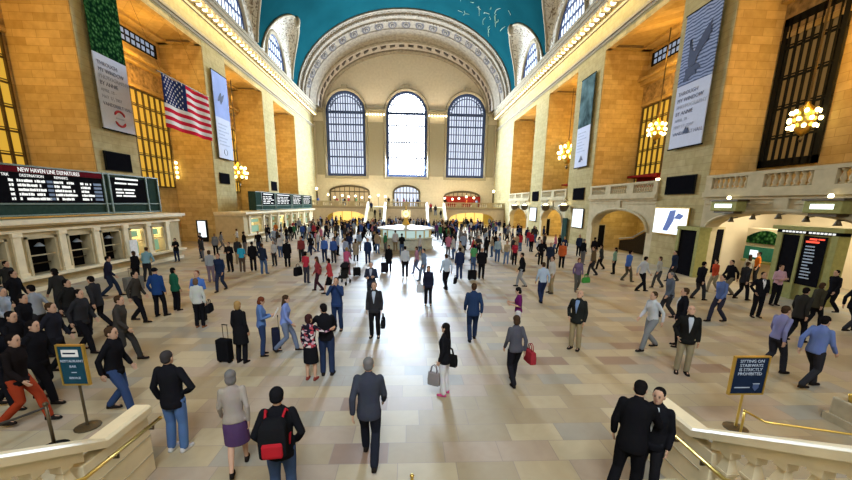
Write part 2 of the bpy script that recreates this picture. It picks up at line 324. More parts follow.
# ------------------------------------------------------------------ the hall: floor, walls, vault
W = 18.5; ZS = 22.0; VA, VB = 18.3, 13.3; YA = 68.6; YE = 79.6
struct(MB().box(-40, 40, -9, 95, -0.3, 0).build('floor', 'floor'))
PIER = {-1: [(10.3, 14.2), (24.5, 28.3), (38.7, 43.0), (52.9, 56.9), (66.7, YE+0.6)], 1: [(7.9, 12.4), (22.1, 26.5), (36.6, 42.2), (50.4, 55.3), (66.6, YE+0.6)]}
BACK = {-1: [22.3]*5, 1: [21.4, 22.6, 22.6, 22.6, 22.6]}
for s, nm in ((-1, 'left'), (1, 'right')):
    for (a, b) in PIER[s]:
        struct(MB().box(s*W, s*23.2, a, b, 0, 18.4).build('pier_'+nm, ['stone_y']))
    # added lining on each pier flank; recess lamp glow put into its colour
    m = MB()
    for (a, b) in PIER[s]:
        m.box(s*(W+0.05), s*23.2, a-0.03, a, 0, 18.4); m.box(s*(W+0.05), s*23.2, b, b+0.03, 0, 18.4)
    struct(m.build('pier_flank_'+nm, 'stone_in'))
    # recess back wall
    ends = [PIER[s][0][0]-12]+[q for p_ in PIER[s] for q in p_]
    bays = [(PIER[s][i][1], PIER[s][i+1][0]) for i in range(4)]
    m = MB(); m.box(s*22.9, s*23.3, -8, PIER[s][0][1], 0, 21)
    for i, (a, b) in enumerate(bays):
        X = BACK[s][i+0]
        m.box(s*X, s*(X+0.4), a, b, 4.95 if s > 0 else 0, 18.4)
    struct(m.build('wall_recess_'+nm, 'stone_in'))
    struct(MB().box(s*W, s*23.2, -8, PIER[s][0][0], 0, 18.4).build('wall_near_'+nm, 'stone_y'))
    # entablature
    m = MB(); m.box(s*W, s*23.3, -8, YE+0.6, 18.4, 22.0)
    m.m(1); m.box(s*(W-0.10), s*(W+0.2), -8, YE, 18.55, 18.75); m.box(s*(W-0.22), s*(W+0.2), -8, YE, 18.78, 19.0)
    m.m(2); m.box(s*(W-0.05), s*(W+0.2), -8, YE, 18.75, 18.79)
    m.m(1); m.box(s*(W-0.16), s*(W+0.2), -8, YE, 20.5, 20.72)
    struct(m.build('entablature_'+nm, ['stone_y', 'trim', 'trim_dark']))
    m = MB(); m.box(s*(W-1.0), s*(W+0.2), -8, YE, 21.25, 21.5); m.box(s*(W-1.15), s*(W+0.2), -8, YE, 21.5, 21.85); m.box(s*(W-1.25), s*(W-1.1), -8, YE, 21.85, 22.15)
    m.box(s*(W-1.0), s*(W+0.2), -8, YE, 21.85, 22.0)
    struct(m.build('trim_cornice_'+nm, 'trim'))
    # lit bulbs along the underside of the cornice
    t = thing('cornice_lighting', (s*(W-0.6), 40, 21.2), 'long row of lit bulbs under the %s cornice of the hall' % nm, 'lights', 'cornice bulb rows')
    MB().box(s*(W-0.25), s*(W-0.95), 30, YE, 21.15, 21.25).build('rail', 'trim', t)
    mk = MB(); yy = 32.52
    while yy < YE-0.4: mk.box(s*(W-0.12), s*(W-1.0), yy-0.11, yy+0.11, 20.82, 21.2); yy += 0.95
    mk.build('bracket_row', 'trim', t)['kind'] = 'stuff'
    bm_ = None; y = 33.0; k = 0
    while y < YE-0.4:
        if bm_ is None:
            mb = MB(); mb.ell((0, 0, 0), 0.24, 0.26, 0.20, 8, 6); bm_ = mb.mesh('bulb', 'bulb', True)
        o = bpy.data.objects.new('bulb', bm_); COL.objects.link(o); o.parent = t; o.matrix_parent_inverse = Matrix.Translation(-t.location)
        o.location = (s*(W-0.62), y, 20.98); y += 0.95; k += 1
    # soffit of each bay with sunk panels
    for i, (a, b) in enumerate(bays):
        X = BACK[s][i]; m = MB()
        m.box(s*(W+0.02), s*X, a, b, 18.2, 18.4)
        for x0, x1 in ((W+0.02, W+0.5), (X-0.9, X)):
            m.box(s*x0, s*x1, a, b, 17.95, 18.2)
        m.box(s*W, s*X, a, a+0.5, 17.95, 18.2); m.box(s*W, s*X, b-0.5, b, 17.95, 18.2)
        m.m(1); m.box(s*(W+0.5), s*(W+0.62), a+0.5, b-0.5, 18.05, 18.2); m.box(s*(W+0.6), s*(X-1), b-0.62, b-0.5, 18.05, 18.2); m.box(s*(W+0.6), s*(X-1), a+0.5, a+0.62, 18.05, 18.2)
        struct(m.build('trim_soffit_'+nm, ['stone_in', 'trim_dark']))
        # ornamental frieze and cornice over the bay window
        m = MB(); m.box(s*(X-0.5), s*X, a, b, 15.0, 15.35); m.box(s*(X-0.8), s*X, a, b, 15.35, 15.6); m.box(s*(X-0.15), s*X, a, b, 13.2, 13.5)
        m.m(1); m.box(s*(X-0.12), s*X, a, b, 13.5, 15.0)
        struct(m.build('trim_frieze_'+nm, ['stone_in', 'frieze' if 'frieze' in M else 'ornament_warm' if 'ornament_warm' in M else 'stone_in']))

def bay_window(n, s, X, y0, y1, z0, z1, nv, nh, glass, frame='bronze', heavy=0.0, bar=0.075):
    m = MB(); d = 0.14; f = 0.12
    m.box(s*X, s*(X-d), y0, y0+f+heavy, z0, z1); m.box(s*X, s*(X-d), y1-f-heavy, y1, z0, z1); m.box(s*X, s*(X-d), y0, y1, z0, z0+f+heavy*2); m.box(s*X, s*(X-d), y0, y1, z1-f-heavy*2, z1)
    for i in range(1, nv):
        y = y0+(y1-y0)*i/nv; m.box(s*X, s*(X-d), y-bar, y+bar, z0, z1)
    for i in range(1, nh):
        z = z0+(z1-z0)*i/nh; m.box(s*X, s*(X-d*0.9), y0, y1, z-0.05, z+0.05); m.box(s*X, s*(X-d*0.9), y0, y1, z+0.12, z+0.17)
    o = struct(m.build('window_%d' % n, frame))
    MB().box(s*(X-0.015), s*(X-0.03), y0, y1, z0, z1).build('pane', glass, o)
    return o
wn = 1
for s in (-1, 1):
    for i in range(4):
        a, b = PIER[s][i][1], PIER[s][i+1][0]; X = BACK[s][i]
        if s == 1 and i == 0: bay_window(wn, s, X-0.02, 18.7, 21.95, 6.4, 14.2, 8, 5, 'dim_amber', 'iron', 0.14, 0.045)
        else: bay_window(wn, s, X-0.02, a+0.9, b-0.35, 5.2, 13.1, 12, 6, 'amber_pane')
        wn += 1
        if i < 2:   # glazed strip high in the recess
            m = MB(); y0, y1 = a+1.0, b-0.6
            y0 = y0+(y1-y0)*0.35; m.box(s*(X-0.06), s*X, y0, y1, 16.5, 17.6); m.m(1)
            for k in range(9):
                for j in range(2):
                    yy = y0+0.2+(y1-y0-0.4)*k/9; m.box(s*(X-0.08), s*X, yy, yy+(y1-y0)/9*0.6, 16.62+j*0.5, 16.95+j*0.5)
            struct(m.build('window_%d' % (20+wn), ['iron', 'skylight_pane']))

# vault with lunettes
LC = [17.5, 31.5, 45.5, 59.5]; LW = 6.4; PT = math.asin(7.2/13.3)
def philow(Y):
    for c in LC:
        u = abs(Y-c)/LW
        if u < 1: return PT*(1-u*u)**0.55
    return 0.0
def vp(Y, phi, s): return (s*VA*math.cos(phi), Y, ZS+VB*math.sin(phi))
ys = sorted(set([round(-8+0.5*i, 3) for i in range(int((YA+8)/0.5)+1)]+[YA]+[c+LW*q for c in LC for q in (-1, -0.97, -0.9, 0.9, 0.97, 1)]))
m = MB(); NP = 28; vs = []; fs = []
for Y in ys:
    pl = philow(Y)
    for k in range(NP+1):
        ph = pl+(PI-2*pl)*k/NP; vs.append((VA*math.cos(ph), Y, ZS+VB*math.sin(ph)))
for i in range(len(ys)-1):
    for k in range(NP): a = i*(NP+1)+k; fs.append((a, a+1, a+NP+2, a+NP+1))
m.add(vs, fs); struct(m.build('ceiling', 'vault', None, True))
# lunette webs from the vault edge to the window arches
for s in (-1, 1):
    for c in LC:
        nk = 32; A = []; Bq = []
        for k in range(nk+1):
            t = PI*k/nk; Y = c-LW*math.cos(t)*0.999; pl = philow(Y); A.append(Vector(vp(Y, pl, s)))
            Bq.append(Vector((s*(W+0.02), c-4.05*math.cos(t), 22.0+5.3*math.sin(t)**0.9)))
        m = MB(); rows = 6; vs = []; fs = []
        for j in range(rows+1):
            q = j/rows
            for k in range(nk+1):
                p_ = A[k].lerp(Bq[k], q); bulge = 0.9*math.sin(PI*q)*math.sin(PI*k/nk); vs.append(p_+Vector((s*bulge*0.4, 0, bulge)))
        for j in range(rows):
            for k in range(nk): a = j*(nk+1)+k; fs.append((a, a+1, a+nk+2, a+nk+1))
        m.add(vs, fs)
        struct(m.build('lunette', 'ornament', None, True))
        # rib along the edge of the lunette, with a carved tip
        mr = MB(); mr.tube([p_+Vector((-s*0.05, 0, -0.05)) for p_ in A[2:-2]], 0.16, 6)
        mr.tube(Bq, 0.3, 6)
        tip = A[nk//2]; mr.ell(tip+Vector((-s*0.15, 0, -0.35)), 0.45, 0.55, 0.75, 8, 6)
        struct(mr.build('trim_lunette', 'trim', None, True))
        # the window itself
        m = MB(); pts = [Vector((s*(W+0.15), c-3.85*math.cos(PI*k/24), 21.9+5.1*math.sin(PI*k/24)**0.9)) for k in range(25)]
        def zt(Y): return 21.9+5.1*max(0.0, 1-((Y-c)/3.85)**2)**0.45
        m.tube(pts, 0.12, 6)
        for k in range(1, 10):
            Y = c-3.85+7.7*k/10; m.box(s*(W+0.1), s*(W+0.2), Y-0.03, Y+0.03, 21.9, zt(Y))
        for z in (23.2, 24.6, 25.9):
            h = 3.85*math.sqrt(max(0, 1-((z-21.9)/5.1)**2.2)); m.box(s*(W+0.06), s*(W+0.24), c-h, c+h, z-0.07, z+0.07)
        wn += 1
        o = struct(m.build('window_%d' % wn, 'blue_iron'))
        g = MB(); g.poly([p_+Vector((s*0.1, 0, 0)) for p_ in pts], (s, 0, 0), 0.03); g.build('pane', 'lunette_pane', o)
# gilt constellation drawn on the vault
m = MB(); rr = random.Random(3)
for (px_, py_) in ((470, 10), (488, 12), (500, 22)):
    for k in range(7):
        d0 = ray(px_+rr.uniform(-11, 11), py_+rr.uniform(-9, 9)); pts = []
        t = None
        for q in range(300):
            P_ = CAM+d0*(40+q*0.3)
            if P_.z > ZS and (P_.x/18.2)**2+((P_.z-ZS)/13.2)**2 >= 1: t = P_; break
        if t is None or t.y > 67: continue
        ph = math.atan2((t.z-ZS)/VB, t.x/VA); Y = t.y; dph = rr.uniform(-0.03, 0.03); dy = rr.uniform(-2.4, 2.4); cv = rr.uniform(-0.02, 0.02)
        for q in range(7):
            f_ = q/6; a = ph+dph*f_*2+cv*math.sin(PI*f_); pts.append((18.24*math.cos(a), min(67.5, Y+dy*f_), ZS+13.24*math.sin(a)))
        m.tube(pts, 0.035, 5)
struct(m.build('ceiling_constellation', 'gold_line'))

# great arch at the far end: mouldings, rosettes, soffit and the window wall
A0 = (18.4, 13.45); A1 = (16.5, 10.9); NA = 48
def arch_pt(q, t, dx=0.0):      # q 0 at the nave, 1 at the window wall
    a = A0[0]+(A1[0]-A0[0])*q-dx; b = A0[1]+(A1[1]-A0[1])*q-dx
    return Vector((a*math.cos(t), YA+(YE-YA)*q, ZS+b*math.sin(t)))
def arch_band(m, prof):
    for i in range(len(prof)-1):
        (q0, d0), (q1, d1) = prof[i], prof[i+1]; vs = []; fs = []
        for k in range(NA+1):
            t = PI*k/NA; vs += [arch_pt(q0, t, d0), arch_pt(q1, t, d1)]
        for k in range(NA): a = 2*k; fs.append((a, a+1, a+3, a+2))
        m.add(vs, fs)
m = MB()
prof = [(0, 0), (0, 0.35), (0.03, 0.35), (0.04, 0.2), (0.08, 0.2), (0.09, 0.45), (0.13, 0.45), (0.14, 0.25), (0.20, 0.25), (0.21, 0.4), (0.25, 0.4), (0.26, 0.15)]
arch_band(m, prof)
for q_, d_, n_ in ((0.11, 0.50, 120), (0.225, 0.45, 110), (0.06, 0.28, 90)):
    for k in range(n_):
        t = PI*(k+0.5)/n_; m.obox(arch_pt(q_, t, d_), (-math.sin(t), 0, math.cos(t)), (0, 1, 0), (math.cos(t), 0, math.sin(t)), 0.12, 0.16, 0.06)
m.m(0)
arch_band(m, [(0.26, 0.15), (0.27, 0.05), (0.42, 0.05), (0.43, 0.2), (0.47, 0.2), (0.48, 0.08), (0.70, 0.08), (0.71, 0.25), (0.75, 0.25)])
m.m(1); arch_band(m, [(0.75, 0.2), (0.92, 0.2)]); m.m(0); arch_band(m, [(0.92, 0.2), (0.92, 0.5), (1.0, 0.5)])
m.m(2)
nr = 21
for k in range(nr):
    t = PI*(0.07+0.86*k/(nr-1)); c = arch_pt(0.345, t, 0.10); nrm = Vector((math.cos(t), 0.2, math.sin(t))).normalized(); u_ = Vector((-math.sin(t), 0, math.cos(t))); v_ = nrm.cross(u_)
    for rad, th, mi in ((0.80, 0.06, 2), (0.46, 0.14, 0), (0.34, 0.20, 2), (0.15, 0.30, 0)):
        m.m(mi); pts = [c+u_*rad*math.cos(2*PI*j/10)+v_*rad*1.25*math.sin(2*PI*j/10) for j in range(10)]; m.poly(pts, -nrm, th)
m.m(0)
# dark meander blocks on the inner band
m.m(2)
for k in range(30):
    t = PI*(k+0.5)/30; c = arch_pt(0.835, t, 0.22); u_ = Vector((-math.sin(t), 0, math.cos(t))); n_ = Vector((math.cos(t), 0, math.sin(t)))
    m.obox(c, u_, (0, 1, 0), n_, 0.5, 0.45, 0.06)
struct(m.build('end_arch', ['arch_stone', 'arch_band', 'rosette_dark']))

EW = [(-12.13, 3.92), (0.10, 4.15), (12.2, 3.95)]; WB, WS = 9.4, 21.6     # centre, half width; sill and spring heights
def wtop(x):
    for c, h in EW:
        if abs(x-c) < h: return WS+math.sqrt(max(0, 1-((x-c)/h)**2))*(h*1.03)
    return None
xs = sorted(set([-W-0.5, W+0.5]+[c+h*math.cos(PI*k/20) for c, h in EW for k in range(21)]+[-18.4+0.8*i for i in range(47)]))
m = MB()
for i in range(len(xs)-1):
    x0, x1 = xs[i], xs[i+1]; xm = (x0+x1)/2
    if wtop(xm) is None: m.add([(x0, YE, 0), (x1, YE, 0), (x1, YE, 36), (x0, YE, 36)], [(0, 1, 2, 3)])
    else:
        z0 = wtop(x0) or WS; z1 = wtop(x1) or WS
        m.add([(x0, YE, 0), (x1, YE, 0), (x1, YE, WB), (x0, YE, WB)], [(0, 1, 2, 3)])
        m.add([(x0, YE, z0), (x1, YE, z1), (x1, YE, 36), (x0, YE, 36)], [(0, 1, 2, 3)])
        m.add([(x0, YE, WB), (x1, YE, WB), (x1, YE+0.8, WB), (x0, YE+0.8, WB)], [(0, 1, 2, 3)])
        m.add([(x0, YE, z0), (x1, YE, z1), (x1, YE+0.8, z1), (x0, YE+0.8, z0)], [(0, 1, 2, 3)])
for c, h in EW:
    for e in (-1, 1): m.add([(c+e*h, YE, WB), (c+e*h, YE+0.8, WB), (c+e*h, YE+0.8, WS), (c+e*h, YE, WS)], [(0, 1, 2, 3)])
    m.m(1); pts = [(c-h-0.3, YE-0.12, WB)]+[(c+(h+0.3)*-math.cos(PI*k/20), YE-0.12, WS+(h+0.3)*1.03*math.sin(PI*k/20)) for k in range(21)]+[(c+h+0.3, YE-0.12, WB)]
    m.tube(pts, 0.22, 6); m.box(c-h-0.5, c+h+0.5, YE-0.4, YE, WB-0.45, WB)
    kz = WS+h*1.03; m.box(c-0.55, c+0.55, YE-0.5, YE, kz+0.1, kz+0.9); m.m(0)
# cornice between the windows
m.m(1)
for x0, x1 in ((-W, -16.2), (-8.0, -4.25), (4.4, 8.1), (16.3, W)):
    m.box(x0, x1, YE-0.5, YE, 21.5, 21.9); m.box(x0, x1, YE-0.9, YE, 21.9, 22.3); m.box(x0, x1, YE-0.25, YE, 19.6, 19.85); m.box(x0+0.4, x1-0.4, YE-0.18, YE, 9.6, 19.6)
struct(m.build('wall_end', ['stone_x', 'trim']))
t = thing('cornice_lighting', (0, YE-0.5, 21.3), 'short rows of lit bulbs between the three tall end windows', 'lights', 'cornice bulb rows')
bmesh_b = None
for x0, x1 in ((-7.8, -4.4), (4.6, 8.0)):
    for k in range(7):
        if bmesh_b is None: bmesh_b = MB().ell((0, 0, 0), 0.17, 0.17, 0.2, 8, 6).mesh('bulb', 'bulb', True)
        o = bpy.data.objects.new('bulb', bmesh_b); COL.objects.link(o); o.parent = t; o.matrix_parent_inverse = Matrix.Translation(-t.location); o.location = (x0+(x1-x0)*k/6, YE-0.65, 21.2)
for j, (c, h) in enumerate(EW):
    m = MB(); Y0, Y1 = YE+0.35, YE+0.55
    def zt2(x): return WS+h*1.03*math.sqrt(max(0, 1-((x-c)/h)**2))
    nv = 16
    for k in range(1, nv):
        x = c-h+2*h*k/nv; wd = 0.15 if k % 4 else 0.22; m.box(x-wd/2, x+wd/2, Y0, Y1, WB, zt2(x))
    for z, th in ((WB+0.25, 0.5), (11.4, 0.14), (13.2, 0.28), (14.6, 0.1), (16.2, 0.28), (17.9, 0.12), (19.4, 0.26), (20.7, 0.1), (21.7, 0.5), (23.3, 0.12)):
        hh = h if z < WS else h*math.sqrt(max(0, 1-((z-WS)/(h*1.03))**2)); m.box(c-hh, c+hh, Y0-0.05, Y1, z-th/2, z+th/2)
    pts = [(c-h+0.2, YE+0.45, WB)]+[(c-(h-0.2)*math.cos(PI*k/20), YE+0.45, WS+(h-0.2)*1.03*math.sin(PI*k/20)) for k in range(21)]+[(c+h-0.2, YE+0.45, WB)]
    m.tube(pts, 0.30, 6)
    for k in range(1, 20):
        t_ = PI*k/20; a = Vector((c-(h-0.2)*math.cos(t_), YE+0.45, WS+(h-0.2)*1.03*math.sin(t_))); b_ = Vector((c-(h-0.9)*math.cos(t_), YE+0.45, WS+(h-0.9)*1.03*math.sin(t_))); m.tube([a, b_], 0.07, 4)
    pts = [(c-(h-0.9)*math.cos(PI*k/20), YE+0.45, WS+(h-0.9)*1.03*math.sin(PI*k/20)) for k in range(21)]; m.tube(pts, 0.09, 4)
    wn += 1
    o = struct(m.build('window_%d' % wn, 'blue_iron'))
    g = MB(); pts = [(c-h, YE+0.62, WB)]+[(c-h*math.cos(PI*k/24), YE+0.62, WS+h*1.03*math.sin(PI*k/24)) for k in range(25)]+[(c+h, YE+0.62, WB)]
    g.poly(pts, (0, 1, 0), 0.03); g.build('pane', 'sun_pane' if j == 1 else 'sky_pane', o)
struct(MB().box(-26, 26, -9.5, -9, 0, 40).build('wall_near', 'stone_x'))
struct(MB().box(-26, 26, -9, 82, 36.2, 36.5).box(-26, -25.5, -9, 82, 18, 36.5).box(25.5, 26, -9, 82, 18, 36.5).box(-26, 26, 81.6, 82, 0, 36.5).build('roof', 'marble_dark'))
# warm lamps inside the bays
for s in (-1, 1):
    for i in range(4):
        a, b = PIER[s][i][1], PIER[s][i+1][0]
        point('bay_lamp_light', (s*20.6, (a+b)/2-1.0, 11.5), 820, AMBER, 0.5)
        point('bay_lamp_light', (s*20.4, (a+b)/2, 16.0), 220, AMBER, 0.4)

# ------------------------------------------------------------------ right-hand arcade, balcony and balustrades
def seg_arch_wall(m, X0, X1, y0, y1, ya, yb, zs, zc, ztop):
    """wall between X0 and X1 from y0 to y1 with a segmental arch from ya to yb, springing zs, crown zc"""
    m.box(X0, X1, y0, ya, 0, ztop); m.box(X0, X1, yb, y1, 0, ztop)
    n = 18; c = (ya+yb)/2; h = (yb-ya)/2
    def za(y): return zs+(zc-zs)*math.sqrt(max(0, 1-((y-c)/h)**2))**0.85
    for k in range(n):
        a = c-h*math.cos(PI*k/n); b = c-h*math.cos(PI*(k+1)/n); z0, z1 = za(a), za(b)
        m.add([(X0,a,z0),(X0,b,z1),(X0,b,ztop),(X0,a,ztop),(X1,a,z0),(X1,b,z1),(X1,b,ztop),(X1,a,ztop)], [(0,1,2,3),(4,7,6,5),(0,4,5,1),(3,2,6,7)])
    return za
def baluster_mesh(h, r, name='baluster', mat='marble', n=8):
    m = MB(); m.lathe([(r*0.95, 0), (r*0.95, h*0.10), (r*0.5, h*0.14), (r*1.0, h*0.34), (r*0.85, h*0.46), (r*0.42, h*0.72), (r*0.55, h*0.84), (r*0.95, h*0.90), (r*0.95, h)], n=n)
    return m.mesh(name, mat, True)
BAL = baluster_mesh(0.62, 0.125)
def put(mesh, loc, parent, rz=0):
    o = bpy.data.objects.new(mesh.name.split('.')[0], mesh); COL.objects.link(o); o.parent = parent
    o.matrix_parent_inverse = Matrix.Translation(-parent.location); o.location = loc; o.rotation_euler = (0, 0, rz); return o
RB = [(PIER[1][i][1], PIER[1][i+1][0]) for i in range(4)]
ARCH = [(13.0, 21.6, 2.7, 3.85), (27.2, 35.6, 2.1, 3.75), (42.9, 49.6, 2.0, 3.6), (56.2, 65.6, 2.0, 3.5)]
place = ['nearest', 'second', 'third', 'farthest']
for i, (a, b) in enumerate(RB):
    ya, yb, zs, zc = ARCH[i]; m = MB()
    za = seg_arch_wall(m, W, W+0.7, a, b, ya, yb, zs, zc, 4.75)
    m.m(1); m.box(W-0.10, W+0.3, a, b, 4.55, 4.70); m.box(W-0.22, W+0.5, a, b, 4.70, 4.98)
    c = (ya+yb)/2; m.box(W-0.09, W+0.1, c-0.35, c+0.35, zc+0.02, 4.6)
    m.box(W-0.06, W, a+0.1, c-0.6, 4.30, 4.38); m.box(W-0.06, W, c+0.6, b-0.1, 4.30, 4.38)
    pts = [(W-0.03, c-(yb-ya)/2*math.cos(PI*k/20), za(c-(yb-ya)/2*math.cos(PI*k/20))+0.12) for k in range(21)]; m.tube(pts, 0.12, 6)
    struct(m.build('wall_arcade', ['marble', 'marble']))
    # gallery floor and room under it
    m = MB(); m.box(W+0.05, BACK[1][i], a, b, 4.72, 4.97); struct(m.build('floor_gallery', 'marble_dark'))
    m = MB(); m.box(23.6, 23.9, a-1.5, b+1.5, 0, 4.7); m.box(W+0.7, 23.6, a, a+0.06, 0, 4.72); m.box(W+0.7, 23.6, b-0.06, b, 0, 4.72)
    struct(m.build('wall_passage', 'plaster' if i in (0,) else 'stone_in'))
    # balustrade
    t = thing('gallery_balustrade', (W, (a+b)/2, 4.98), '%s stone gallery balustrade along the right side, counted from the stairs' % place[i], 'balustrade', 'right gallery balustrades')
    MB().box(W-0.12, W+0.22, a, b, 5.78, 5.95).build('rail', 'marble', t); MB().box(W-0.12, W+0.22, a, b, 4.98, 5.14).build('plinth', 'marble', t)
    npan = max(2, round((b-a)/3.4)); pw = (b-a)/npan
    for k in range(npan+1):
        y = a+pw*k; y0, y1 = max(a, y-0.45), min(b, y+0.45); MB().box(W-0.10, W+0.20, y0, y1, 5.14, 5.78).build('pedestal', 'marble', t)
    for k in range(npan):
        y0, y1 = a+pw*k+0.45, a+pw*(k+1)-0.45; nb = max(3, int((y1-y0)/0.30))
        for q in range(nb): put(BAL, (W+0.05, y0+(y1-y0)*(q+0.5)/nb, 5.15), t)
# lamps of the passages
area('passage_lamp_light', (20.6, 17.3, 4.6), (0, R(0), 0), 2.5, 7.5, 520, (1.0, 0.88, 0.62))
for i, pw_ in ((1, 120), (2, 330), (3, 400)):
    area('passage_lamp_light', (20.8, RB[i][1]-2.6 if i == 1 else (RB[i][0]+RB[i][1])/2, 4.5), (0, 0, 0), 2.4, 2.5 if i == 1 else 6.0, pw_, (1.0, 0.74, 0.28))

# fittings seen through the near arch
t = thing('shop_window', (20.9, 21, 0), 'teal glazed shop window under the nearest right arch', 'window')
p0, p1 = at_x(744, 250, 20.8), at_x(781, 250, 20.8)
MB().box(20.9, 21.6, p1.y-0.2, p0.y+0.1, 0, 2.95).build('frame', 'plaster', t)
g = MB().box(20.82, 20.9, p1.y, p0.y, 1.15, 1.9); g.build('glass', 'teal_glass', t)
m = MB(); m.poly([(20.9, p0.y-(p0.y-p1.y)*k/10, 2.1) for k in (0, 10)]+[(20.9, p1.y+(p0.y-p1.y)*k/10, 2.45+0.4*math.sin(PI*k/10)) for k in range(11)], (-1, 0, 0), 0.07); m.build('leafy_panel', 'foliage', t)
MB().box(20.80, 20.82, p0.y-0.9, p0.y-0.4, 1.3, 1.7).build('poster', 'poster_lit', t); MB().box(20.7, 20.9, p1.y, p0.y, 1.0, 1.12).build('sill', 'olive_metal', t)
t = thing('dark_door', (19.5, 22.05, 0), 'narrow black doorway in the cream side of the nearest right arch', 'door')
MB().box(19.3, 19.95, 21.95, 22.03, 0.1, 2.8).build('leaf', 'board_black', t); MB().box(19.2, 20.05, 21.98, 22.04, 0, 2.95).build('frame', 'marble', t)
# information board between two pilasters
bx = 18.35; t = thing('information_board', (bx, 15.8, 0), 'tall olive framed train information board with two black panels', 'board')
y0, y1 = 14.45, 17.05
MB().box(bx, bx+0.5, y0, y1, 0, 3.0).build('body', 'olive_metal', t)
MB().box(bx-0.12, bx+0.6, y0-0.2, y1+0.2, 3.15, 3.32).build('cornice', 'olive_metal', t)
hd = MB().box(bx-0.05, bx+0.5, y0, y1, 2.98, 3.16).build('header', 'board_black', t)
h_ = MB()
for k in range(14): h_.box(bx-0.065, bx-0.05, y1-0.25-k*0.155-(0.1 if k > 6 else 0), y1-0.36-k*0.155-(0.1 if k > 6 else 0), 3.03, 3.11)
h_.build('header_lettering', 'white_text', hd)
for a, b, nm in ((15.95, 16.72, 0), (14.85, 15.78, 1)):
    pn = MB().box(bx-0.04, bx+0.02, a, b, 0.75, 2.92).build('panel', 'board_black', t)
    if nm:
        r_ = MB(); rr = random.Random(5)
        r_.box(bx-0.055, bx-0.04, b-0.25, b-0.55, 2.76, 2.84); r_.box(bx-0.055, bx-0.04, b-0.6, b-0.85, 2.78, 2.84); r_.box(bx-0.055, bx-0.04, b-0.12, b-0.66, 2.64, 2.72)
        r_.build('red_letters', 'red_text', pn)
        w_ = MB()
        for k in range(11):
            z = 2.45-k*0.14; w_.box(bx-0.05, bx-0.04, b-0.14, b-0.14-rr.uniform(0.25, 0.45), z, z+0.055)
        w_.build('departure_lines', 'sign_text', pn)
for a in (14.48, 15.8, 16.80):
    MB().box(bx-0.08, bx+0.02, a-0.06 if a != 15.8 else a, a+0.2 if a != 15.8 else a+0.13, 0, 3.0).build('pilaster', 'olive_metal', t)
# hanging lit track signs with a globe on top
for nm, ya, yb in (('left', 19.05, 20.75), ('right', 14.2, 15.7)):
    X = 18.1; t = thing('track_sign', (X, (ya+yb)/2, 3.8), 'bronze box sign with a lit white strip, %s of two above the near right arch' % nm, 'sign', 'bronze box signs')
    MB().box(X-0.28, X+0.28, ya, yb, 3.92, 4.46).build('case', 'olive_metal', t, bevel=0.03); MB().box(X-0.34, X+0.34, ya-0.06, yb+0.06, 4.44, 4.52).build('lid', 'bronze', t)
    MB().box(X-0.30, X-0.27, ya+0.3, yb-0.3, 4.10, 4.30).build('lit_strip', 'tube', t)
    MB().box(X-0.2, X+0.35, ya+0.2, yb-0.2, 3.80, 3.93).build('bracket', 'bronze', t)
    yc = (ya+yb)/2; MB().ell((X-0.1, yc-0.1, 4.63), 0.10, 0.10, 0.11).build('globe', 'bulb', t, True); MB().lathe([(0.09, 0), (0.06, 0.06)], (X-0.1, yc-0.1, 4.5)).build('globe_cap', 'bronze', t)
# spotlights along the near arch
for k, (x, y) in enumerate(((735, 222), (757, 219.5), (783, 219), (811, 222), (843, 226))):
    p_ = at_x(x, y, 18.4); nmz = ['first', 'second', 'third', 'fourth', 'fifth'][k]
    t = thing('spotlight', p_, 'small bronze spotlight on the near right arch, %s from the left' % nmz, 'spotlight', 'arch spotlights')
    MB().tube([p_+Vector((0.1, 0, 0.25)), p_+Vector((-0.25, 0, 0.2))], 0.03, 6).build('arm', 'bronze', t); MB().lathe([(0.05, 0.14), (0.10, 0.0), (0.15, -0.12)], p_+Vector((-0.25, 0, 0.12))).build('shade', 'bronze', t, True)
# green telephone kiosk at the foot of the first pier
t = thing('telephone_kiosk', (17.9, 21.8, 0), 'dark olive framed kiosk standing before the nearest right pier', 'kiosk')
MB().box(17.6, 18.2, 20.95, 22.6, 0, 2.75).build('body', 'board_black', t); MB().box(17.5, 18.25, 20.85, 22.7, 2.75, 2.95).build('roof', 'olive_metal', t)
for y in (20.95, 22.55): MB().box(17.52, 17.65, y-0.1, y+0.12, 0, 2.75).build('post', 'olive_metal', t)
MB().box(17.56, 18.22, 20.88, 20.96, 0, 2.75).build('side_panel', 'olive_metal', t)
# ramp under the second arch
m = MB(); m.poly([(21.0, 34.9, 0), (21.0, 27.0, 0), (21.0, 27.0, 3.6), (21.0, 28.5, 3.2), (21.0, 32.8, 1.2), (21.0, 34.9, 0.9)], (1, 0, 0), 0.4)
t = thing('ramp_parapet', (21, 31, 0), 'dark sloping ramp parapet behind the second right arch', 'parapet'); m.build('slope', 'ramp_dark', t)
MB().tube([(20.95, 27.0, 3.75), (20.95, 28.5, 3.35), (20.95, 32.8, 1.35), (20.95, 34.9, 1.05)], 0.06, 6).build('handrail', 'sign_text', t)
for k, (x0, x1, y0, Yd) in enumerate(((597, 605, 225, RB[1][1]-0.07), (544, 550, 219, RB[2][1]-0.07))):
    pa, pb = at_y(x0, y0, Yd), at_y(x1, y0, Yd); t = thing('dark_doorway', (pa.x, Yd, 0), 'black doorway on the far flank under the %s right arch' % ('second' if k == 0 else 'third'), 'door')
    MB().box(pa.x, pb.x, Yd-0.05, Yd, 0, pa.z).build('leaf', 'board_black', t); MB().box(pa.x-0.1, pb.x+0.1, Yd-0.03, Yd, 0, pa.z+0.1).build('frame', 'marble_dark', t)
